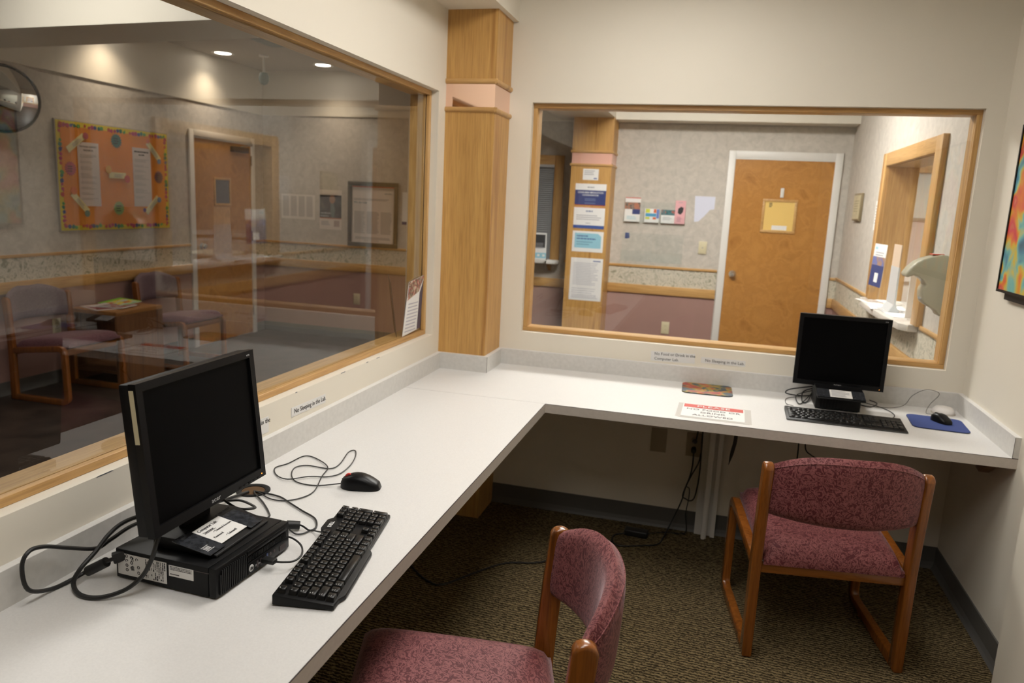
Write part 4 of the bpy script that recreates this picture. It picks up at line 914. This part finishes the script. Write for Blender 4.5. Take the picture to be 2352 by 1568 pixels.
def tagcard(label, y, z, ang, l=.20):
    o = thing('paper_tag', label, 'tag', (XB+.0262, y, z), basis=XW, group='yellow tags on the bulletin board'); o.rotation_euler.rotate_axis('Z', ang)
    B(-l/2, l/2, -.024, .024, -.0018, 0).build('card', M_PAPER2, o); lines(o, -l*.2, l*.35, .010, 3, .010, .004, M_INKG, .3)
tagcard('yellow tag slanting upwards at the top left of the bulletin board', 1.245, 1.824, math.radians(36))
tagcard('yellow tag slanting downwards at the top right of the bulletin board', 2.073, 1.818, math.radians(-45))
tagcard('level yellow tag in the middle of the bulletin board', 1.650, 1.597, 0, .18)
tagcard('yellow tag slanting downwards at the bottom left of the bulletin board', 1.257, 1.374, math.radians(-44))
tagcard('yellow tag slanting upwards at the bottom right of the bulletin board', 2.034, 1.363, math.radians(42))
def dot(label, y, z, r, c):
    o = thing('paper_dot', label, 'paper cutout', (XB+.0268, y, z), basis=XW, group='round dots on the bulletin board'); MB().lathe([(0, .0015), (r, .0015), (r, 0), (0, 0)], 18).build('disc', plain('dot_%02d%02d%02d' % tuple(int(q*99) for q in c), c, .6), o)
for y, z, r, c, lb in ((1.340, 1.882, .026, (.40, .05, .10), 'magenta dot on the top left tag'), (2.008, 1.899, .018, (.6, .12, .04), 'small orange-red dot on the top right tag'), (2.133, 1.738, .022, (.08, .18, .40), 'blue dot at the foot of the top right tag'), (1.556, 1.640, .032, (.65, .33, .02), 'amber dot beside the middle tag'), (1.752, 1.572, .032, (.55, .06, .02), 'red dot beside the middle tag'), (1.200, 1.463, .030, (.62, .15, .03), 'orange-red dot on the bottom left tag'), (1.318, 1.290, .026, (.08, .22, .22), 'teal dot at the foot of the bottom left tag'), (2.118, 1.408, .024, (.08, .18, .40), 'blue dot on the bottom right tag'), (1.938, 1.318, .018, (.10, .03, .16), 'violet dot at the foot of the bottom right tag')): dot(lb, y, z, r, c)
# ---- convex mirror
mi = thing('convex_mirror', 'round convex security mirror with a black rim high in the waiting room corner', 'mirror', (-3.40, .51, 2.05), basis=((.67, .74, 0), (.1, -.1, .99)))
R0 = .21; prof = []
for i in range(13): a = i/12*math.radians(34); prof.append((R0/math.sin(math.radians(34))*math.sin(a), R0/math.sin(math.radians(34))*(math.cos(a)-math.cos(math.radians(34)))+.02))
MB().lathe(prof, 40).build('mirror_dome', M_MIRROR, mi, smooth=True, weld=True)
MB().lathe([(R0-.004, .012), (R0+.010, .012), (R0+.012, .02), (R0+.008, .028), (R0-.004, .026)], 40).build('rim', M_BLK, mi, smooth=True)
MB().lathe([(0, .0), (R0, .010), (R0, .014), (0, .014)], 40).build('back_plate', M_BLK, mi)
# ---- notices on the end wall
nt_ = sheet('newspaper_page', 'four-column newspaper page pinned on the end wall', 'notice', (-3.15, YE-.0025, 1.378), YW, .405, .262, plain('paper_news', (.72, .67, .61), .8))
for i in range(4): lines(nt_, -.185+i*.095, -.185+i*.095+.078, .11, 22, .0098, .005, plain('ink_news', (.32, .30, .29), .8), .08)
po = sheet('poster', 'small poster with a dark portrait photo on the end wall', 'poster', (-2.763, YE-.0025, 1.363), YW, .26, .415, plain('paper_pinkish', (.72, .65, .60), .7))
B(-.128, .128, -.085, .155, 0, .0006).build('photo', art('portrait_photo', [(.3, (.012, .012, .015)), (.5, (.02, .022, .03)), (.62, (.06, .06, .07)), (.75, (.16, .10, .08))], 9, .5), po)
B(-.128, .128, -.093, -.086, 0, .0008).build('orange_rule', plain('rule_orange', (.55, .14, .04), .6), po)
words(po, -.115, .01, -.043, .016, M_INKG, .001); words(po, -.115, -.02, -.073, .016, M_INKG, .001)
pe = MB().prism([(.02+.034*math.cos(2*math.pi*i/16), .11+.044*math.sin(2*math.pi*i/16)) for i in range(16)], .0006, .0013); pe.build('portrait_face', plain('skin_print', (.30, .15, .09), .6), po)
MB().prism([(.0, .07), (.035, .075), (.055, .0), (.04, -.084), (.015, -.084), (.0, -.01)], .0006, .0012).build('portrait_shirt', plain('shirt_print', (.10, .13, .14), .6), po)
lines(po, -.11, .0, -.12, 4, .012, .006); block(po, 'emblem', .04, .105, -.175, -.11, plain('emblem_print', (.42, .33, .31), .7))
fp = thing('framed_poster', 'framed We can help poster in a dark olive frame on the end wall', 'poster', (-2.268, YE, 1.334), basis=YW)
fm = MB(); fw, fh, ft_ = .286, .337, .045
fm.box(-fw, fw, fh-ft_, fh, .002, .022).box(-fw, fw, -fh, -fh+ft_, .002, .022).box(-fw, -fw+ft_, -fh+ft_, fh-ft_, .002, .022).box(fw-ft_, fw, -fh+ft_, fh-ft_, .002, .022)
fm.build('frame', plain('olive_black', (.035, .032, .022), .3), fp, bevel=.004)
B(-fw+ft_, fw-ft_, -fh+ft_, fh-ft_, .002, .008).build('print', plain('paper_pinkish', (.72, .65, .60), .7), fp)
B(-fw+ft_, fw-ft_, fh-ft_-.012, fh-ft_, .008, .009).build('red_rule', M_REDP, fp)
text(fp, 'We can help', -fw+ft_+.02, .115, .030, plain('ink_teal', (.03, .10, .14), .7), .0085, 'LEFT', bold=.0004)
words(fp, .13, .215, .215, .014, M_INKG, .0092)
for x0, x1, y, n, dy in ((-.22, .22, .165, 2, .012), (-.215, -.09, .03, 16, .0145), (-.07, .07, .03, 16, .0145), (.09, .215, .03, 16, .0145), (-.2, .2, -.235, 2, .014), (-.1, .1, -.268, 1, .01)): o = lines(fp, x0, x1, y, n, dy, dy*.5, plain('ink_news', (.32, .30, .29), .8), .15); o.location.z = .008
na = sheet('narrow_notice', 'white notice with a navy band at the right end of the end wall', 'notice', (-1.85, YE-.0025, 1.417), YW, .18, .33)
block(na, 'navy_band', -.09, .09, -.165, -.135, M_NAVY)
# ---- ceiling fittings
cv = thing('ceiling_camera', 'small teal dome hanging on a white stem from the waiting room ceiling', 'camera', (-3.0, 2.91, 2.77))
MB().lathe([(0, 0), (.045, 0), (.045, -.012), (.010, -.016), (.010, -.15), (.022, -.155)], 18).build('stem', M_WHITE, cv, smooth=True)
MB().lathe([(0, -.15), (.035, -.155), (.048, -.19), (.046, -.225), (.03, -.258), (0, -.268)], 20).build('dome', plain('teal_dome', (.12, .20, .20), .3), cv, smooth=True)
va = thing('air_vent', 'grey louvred air vent in the waiting room ceiling', 'vent', (-2.35, 2.35, 2.77))
f = MB(); f.box(-.3, .3, -.15, -.13, -.012, 0).box(-.3, .3, .13, .15, -.012, 0).box(-.3, -.28, -.13, .13, -.012, 0).box(.28, .3, -.13, .13, -.012, 0); f.build('vent_frame', plain('vent_grey', (.30, .33, .33), .5), va)
for i in range(9): B(-.28, .28, -.12+i*.028, -.106+i*.028, -.010, -.003).build('louvre', plain('vent_grey', (.30, .33, .33), .5), va)
# ---- flyers standing in the left window
fly = thing('window_flyer', 'white typed flyer with a photo strip in the left window corner', 'flyer', (-.0475, -.46, .934), basis=((.02, 1, .0), (.02, .0, 1)))
MB().prism([(-.105, 0), (.085, .012), (.105, .255), (-.055, .235)], -.0015, 0).build('sheet', M_PAPER, fly)
MB().prism([(-.068, .155), (.055, .185), (.104, .243), (.105, .255), (-.055, .235)], 0, .0006).build('photo_strip', art('flyer_photo', [(.35, (.45, .36, .25)), (.48, (.08, .06, .06)), (.55, (.4, .08, .06)), (.65, (.6, .55, .45))], 40, 1), fly)
MB().prism([(.048, .012), (.085, .012), (.103, .23), (.066, .18)], 0, .0007).build('dark_stripe', plain('stripe_plum', (.07, .05, .08), .5), fly)
for i in range(9): lines(fly, -.085+i*.004, .035+i*.003, .02+i*.015, 1, .01, .005, plain('ink_lilac', (.45, .44, .50), .8), .12)
fl2 = thing('window_flyer', 'dark flyer leaning outside the left window corner', 'flyer', (-.10, -.52, .934), basis=((-.4, .92, 0), (.0, -.18, 1)))
MB().prism([(-.07, 0), (.12, 0), (.12, .25), (-.07, .25)], -.002, 0).build('sheet', plain('flyer_plum', (.055, .035, .04), .35), fl2); lines(fl2, -.05, .10, .16, 8, .014, .005, plain('ink_brown', (.2, .13, .12), .7), .3)

# ================================================================== FOYER
def col_notice(label, x, z, w, h): return sheet('column_notice', label, 'notice', (x, PYF-.002, z), YW, w, h, group='notices on the foyer column')
n1 = col_notice('small white card at the top of the foyer column', .057, 1.82, .145, .10); lines(n1, -.06, .04, .035, 3, .016, .006); block(n1, 'logo', .03, .06, -.04, -.03, M_INKB)
n2 = col_notice('navy and white notice second from the top of the foyer column', .067, 1.638, .288, .196)
block(n2, 'navy_field', -.144, .144, -.098, .040, M_NAVY); block(n2, 'red_rule', -.144, .144, -.098, -.094, M_REDP, .001); words(n2, -.032, .032, .060, .014)
text(n2, 'CONSUMER MEDICATION', 0, .012, .0205, M_PAPER, bold=.0003, z=.001); text(n2, 'COORDINATOR', 0, -.012, .0205, M_PAPER, bold=.0003, z=.001)
for i, y in enumerate((-.036, -.050, -.075)): B(-.05, .05, y-.006, y, .0005, .0012).build('printed_lines', plain('print_steel', (.16, .20, .36), .6), n2)
n3 = col_notice('white notice with a blue foot band in the middle of the foyer column', .067, 1.425, .290, .195)
block(n3, 'blue_band', -.145, .145, -.0975, -.068, plain('print_blue', (.03, .08, .30), .6)); block(n3, 'red_rule', -.145, .145, .094, .0975, M_REDP); words(n3, -.032, .032, .055, .016, plain('ink_slate', (.22, .25, .36), .7)); lines(n3, -.12, .12, .025, 3, .018, .006, M_INKG, .2); lines(n3, -.03, .03, -.045, 1, .01, .006)
n4 = col_notice('white notice with a pale blue panel on the foyer column', .069, 1.206, .292, .192)
MB().prism([(-.125, -.06), (.125, -.06), (.125, .05), (.095, .078), (-.125, .078)], 0, .0006).build('sky_panel', M_SKY, n4)
words(n4, -.105, .0, .045, .013, M_INKB, .001); words(n4, -.105, .075, .02, .013, M_INKB, .001); lines(n4, -.105, .06, .0, 2, .022, .009, plain('ink_sky', (.15, .33, .45), .7), .3, .0012)
n5 = col_notice('tall white typed notice lowest on the foyer column', .074, .852, .305, .40)
lines(n5, -.125, .12, .155, 14, .0155, .006, plain('ink_pale', (.48, .48, .52), .8), .25); lines(n5, -.13, .1, -.085, 3, .02, .006, plain('ink_pale', (.48, .48, .52), .8), .3); lines(n5, -.13, .13, -.145, 3, .014, .006, plain('ink_pale', (.48, .48, .52), .8), .1); block(n5, 'logo', .06, .13, .17, .18, M_INKB)

# ---- brochure racks
def rack(label, zlo, zhi, lip):
    r = thing('brochure_rack', label, 'rack', (.64, YE, zlo), basis=YW); h = zhi-zlo
    B(-.288, .288, 0, h, .002, .005).build('back_plate', M_ACRYL, r); B(-.288, .288, 0, lip, .045, .048).build('front_lip', M_ACRYL, r)
    B(-.288, .288, .0, .003, .005, .045).build('floor', M_ACRYL, r)
    for x in (-.288, -.097, .094, .285): B(x, x+.003, 0, lip, .005, .045).build('divider', M_ACRYL, r)
    return r
rack('upper clear acrylic rack holding brochures beside the foyer door', 1.405, 1.60, .06)
r2 = rack('empty lower clear acrylic rack beside the foyer door', 1.035, 1.305, .10)
lines(r2, -.262, -.215, .265, 7, .008, .005, M_INKB, .4, .0062)
def brochure(label, x, w, h, mat):
    o = thing('brochure', label, 'brochure', (x, YE-.028, 1.409), basis=((1, 0, 0), (0, .06, 1)), group='brochures in the upper rack')
    B(-w/2, w/2, 0, h, -.006, 0).build('leaflet_stack', mat, o); return o
b = brochure('white brochure with a portrait photo and a navy block in the rack', .432, .145, .225, M_PAPER)
block(b, 'red_rule', -.0725, .0725, .218, .225, M_REDP); block(b, 'photo', -.0725, .0725, .115, .18, art('brochure_photo', [(.35, (.03, .025, .02)), (.5, (.25, .2, .16)), (.6, (.35, .14, .08))], 25, 1)); block(b, 'navy_block', .0, .0725, .07, .115, M_NAVY, .0008); lines(b, -.05, .05, .05, 3, .012, .004, M_SKY)
MB().prism([(.035+.024*math.cos(2*math.pi*i/12), .147+.03*math.sin(2*math.pi*i/12)) for i in range(12)], .0005, .001).build('portrait_face', plain('skin_print2', (.42, .16, .09), .6), b)
b = brochure('brochure with coloured squares in the rack', .618, .135, .128, M_PAPER)
for x0, x1, y0, y1, c in ((-.06, -.02, .09, .125, (.55, .6, .05)), (.015, .04, .09, .125, (.6, .12, .04)), (.042, .067, .04, .125, (.12, .2, .5)), (-.06, .04, .055, .085, (.05, .28, .48)), (-.06, -.02, .03, .05, (.55, .6, .05)), (.01, .04, .03, .05, (.6, .12, .04))): block(b, 'colour_square', x0, x1, y0, y1, plain('sq_%d%d%d' % tuple(int(q*100) for q in c), c, .6))
b = brochure('white brochure with a dark teal header in the rack', .767, .125, .125, M_PAPER)
block(b, 'teal_header', -.0625, .0625, .075, .125, art('header_teal', [(.35, (.02, .07, .08)), (.55, (.05, .18, .2)), (.68, (.4, .08, .05))], 30, 1)); lines(b, -.045, .04, .06, 3, .012, .004)
b = brochure('pink brochure at the right end of the rack', .877, .095, .215, plain('paper_pink', (.72, .38, .40), .7))
MB().prism([(-.022, .10), (.004, .085), (.025, .11), (.03, .15), (.005, .16), (-.02, .14)], 0, .0006).build('dark_emblem', M_INK, b); lines(b, -.02, .02, .20, 1, .01, .005, M_INKG); lines(b, -.025, .02, .065, 4, .013, .006, plain('ink_rose', (.4, .2, .25), .7))
tp = thing('torn_paper', 'torn bluish white sheet taped between the racks and the foyer door', 'notice', (1.0, YE-.002, 1.673), basis=YW)
MB().prism([(0, 0), (.185, 0), (.183, -.115), (.145, -.122), (.10, -.18), (.05, -.232), (.01, -.238)], -.001, 0).build('sheet', plain('paper_bluish', (.66, .68, .80), .7), tp)
wall_plate('wall_switch', 'ivory jack plate on the foyer wall left of the door', (1.11, YE-.005, 1.20), YW, M_IVORY, 'jack')
wall_plate('wall_outlet', 'ivory outlet low on the foyer wall left of the door', (.829, YE-.005, .412), YW, M_IVORY, 'outlet')
# left shelf under the blind window with a leaflet stand
ls = thing('window_shelf', 'small white shelf under the blind window', 'shelf', (-.80, YE, .985))
MB().prism([(-.5, -.002), (.545, -.002), (.555, -.09), (.52, -.13), (-.5, -.13)], -.028, .012).build('board', M_WHITE, ls, bevel=.008, seg=3)
MB().prism([(-.004, -.028), (-.10, -.028), (-.004, -.10)], .44, .47, 'x').build('bracket', M_OAKX, ls)
lt = thing('leaflet_stand', 'white leaflet stand with a dark photo on the small shelf', 'stand', (-.44, YE-.12, .9975), basis=((.97, .25, 0), (-.05, .22, 1)))
B(-.075, .075, 0, .262, -.004, 0).build('leaflet', M_PAPER, lt); block(lt, 'dark_photo', -.055, .062, .115, .245, M_INK); block(lt, 'sky_foot', -.075, .075, .012, .065, M_SKY); lines(lt, -.045, .05, .16, 5, .012, .004, M_INKG, .2, .0012)
for x in (-.05, 0, .05): block(lt, 'icon', x-.012, x+.012, .03, .05, M_PAPER, .001)
MB().prism([(0, 0), (-.10, 0), (-.004, .25)], .0745, .0775, 'x').build('side_support', M_WHITE, lt)
# ---- reception shelf and what stands on it
rs = thing('reception_shelf', 'white curved writing shelf of the reception window', 'shelf', (XS, 1.45, .96))
MB().prism([(.168, -.605), (.0, -.605), (.0, -.66), (-.05, -.66), (-.085, -.60), (-.105, -.3), (-.11, .1), (-.10, .5), (-.06, .72), (-.02, .76), (.0, .74), (.0, .605), (.168, .605)], .0, .036).build('board', plain('shelf_laminate', (.62, .58, .53), .4), rs, bevel=.002)
sh = sheet('flyer_holder', 'flyer with a navy foot standing on the reception shelf', 'flyer', (XS-.045, 1.80, 1.245), ((.12, -.99, 0), (.05, 0, 1)), .24, .275)
block(sh, 'navy_foot', -.12, .12, -.1375, .02, M_NAVY); block(sh, 'photo', -.12, .12, .0, .055, art('flyer_photo2', [(.4, (.35, .2, .12)), (.6, (.1, .15, .4))], 18, .5), .0008); block(sh, 'code_panel', -.03, .04, -.11, -.05, M_PAPER, .0009); words(sh, -.10, -.05, .1, .02, M_SKY); lines(sh, -.08, .09, .085, 2, .016, .006)
B(-.125, .125, -.2475, -.235, -.06, .06).build('stand_base', M_ACRYL, sh); B(-.125, .125, -.235, .14, -.006, -.003).build('stand_back', M_ACRYL, sh)
ah = thing('acrylic_stand', 'empty clear T-shaped sign stand in the middle of the reception shelf', 'stand', (XS-.02, 1.40, .9965))
B(-.06, .06, -.11, .11, 0, .004).build('base', plain('acrylic_edge', (.62, .66, .68), .15), ah); MB().prism([(-.03, .004), (.03, .004), (.006, .05), (.004, .27), (-.004, .27), (-.006, .05)], -.105, .105, 'y').build('upright', plain('acrylic_edge', (.62, .66, .68), .15), ah)
B(-.003, .003, -.10, .10, .27, .40).build('inserted_card', plain('card_tan', (.60, .46, .34), .7), ah)
a2 = thing('acrylic_stand', 'white upright card stand near the dispenser end of the shelf', 'stand', (XS+.04, 1.06, .9965)); B(-.05, .05, -.05, .05, 0, .004).build('base', M_WHITE, a2); B(-.05, .05, -.004, .004, .004, .26).build('card', M_PAPER, a2)
for i, (x, y, rz, lb) in enumerate(((.0, 1.88, .2, 'left form sheet lying on the reception shelf'), (-.01, 1.55, -.1, 'middle form sheet lying on the reception shelf'), (.03, 1.22, .05, 'right form sheet lying on the reception shelf'))):
    o = thing('form_sheet', lb, 'paper', (XS+x, y, .9965), rz, 'forms on the reception shelf'); B(-.10, .10, -.135, .135, 0, .003).build('sheet', M_PAPER, o)
    if i < 2: lines(o, -.06, .06, .03, 3, .02, .008, M_INKB, .5, .0036)
for y, z, lb in ((3.05, 1.628, 0), (2.20, 1.565, 1)):
    if lb == 0:
        o = thing('plaque', 'cream framed plaque on the wall left of the reception window', 'plaque', (XS, y, z), basis=SW)
        B(-.16, .16, -.108, .108, .001, .022).build('frame', plain('plaque_frame', (.20, .15, .08), .4), o, bevel=.003); B(-.145, .145, -.093, .093, .022, .024).build('face', plain('plaque_cream', (.52, .46, .30), .5, var=.2, vs=60), o); lines(o, -.09, .09, .05, 5, .02, .006, plain('ink_olive', (.34, .30, .18), .7), .2, .0255); o.children[-1].location.z = .0
    else:
        o = sheet('side_notice', 'white notice beside the far edge of the reception window frame', 'notice', (XS-.002, y+.09, z), SW, .16, .205); lines(o, -.06, .06, .07, 7, .02, .006)
# hand sanitiser dispenser
ds = thing('sanitizer_dispenser', 'beige wall dispenser with a curved nozzle beside the reception window', 'dispenser', (XS, .40, 1.1))
DP = [(2.296, 1.387), (2.263, 1.391), (2.222, 1.38), (2.185, 1.366), (2.158, 1.349), (2.132, 1.32), (2.115, 1.29), (2.125, 1.274), (2.154, 1.289), (2.174, 1.282), (2.195, 1.268), (2.211, 1.25), (2.197, 1.224), (2.200, 1.19), (2.207, 1.164), (2.235, 1.145), (2.268, 1.131), (2.287, 1.1), (2.298, 1.129), (2.309, 1.189), (2.309, 1.36)]
MB().prism([(x-XS, z-1.1) for x, z in DP], -.055, .055, 'y').build('housing', plain('dispenser_beige', (.42, .40, .30), .35), ds, bevel=.012, seg=3)
B(-.085, -.035, -.03, .03, .288, .2925).build('warning_label', M_REDP, ds); B(-.075, -.045, -.02, .02, .2925, .2935).build('label_centre', M_PAPER, ds)
B(-.1085, -.09, -.028, .028, .075, .125).build('level_window', plain('grey_window', (.25, .30, .32), .2), ds)
# office interior seen through the reception window
op = thing('office_picture', 'framed picture on the pink wall inside the reception office', 'picture', (2.93, 4.3, 1.80), basis=YW)
fm = MB(); fm.box(-.2, .2, .23, .26, 0, .02).box(-.2, .2, -.26, -.23, 0, .02).box(-.2, -.17, -.23, .23, 0, .02).box(.17, .2, -.23, .23, 0, .02); fm.build('frame', plain('taupe_frame', (.30, .24, .19), .5), op); B(-.17, .17, -.23, .23, 0, .008).build('print', plain('pale_print', (.62, .62, .56), .6), op)
oc = thing('office_cabinet', 'white cabinet with a counter shelf inside the reception office', 'cabinet', (3.55, 3.95, 0)); B(-.75, .75, -.3, .33, 0, 1.02).build('body', M_WHITE, oc); B(-.78, .78, -.33, .33, 1.02, 1.06).build('top', M_WHITE, oc)
pt = thing('office_printer', 'cream office machine with a dark slot behind the reception glass', 'printer', (2.80, 2.0, .0)); B(-.22, .22, -.25, .25, .0, .80).build('stand', M_WHITE, pt); B(-.2, .2, -.22, .22, .80, 1.0).build('body', plain('machine_cream', (.62, .55, .42), .5), pt, bevel=.02, seg=3); B(-.205, -.19, -.2, .2, .93, .955).build('paper_slot', M_BLK, pt)
rb = thing('red_bottle', 'small red topped bottle on the office machine', 'bottle', (2.80, 2.12, 1.0005)); MB().lathe([(0, 0), (.03, 0), (.03, .06), (.012, .08), (.012, .09)], 16).build('bottle_body', M_PAPER, rb, smooth=True); MB().lathe([(0, .14), (.02, .135), (.022, .09), (0, .09)], 16).build('cap', M_REDP, rb, smooth=True)
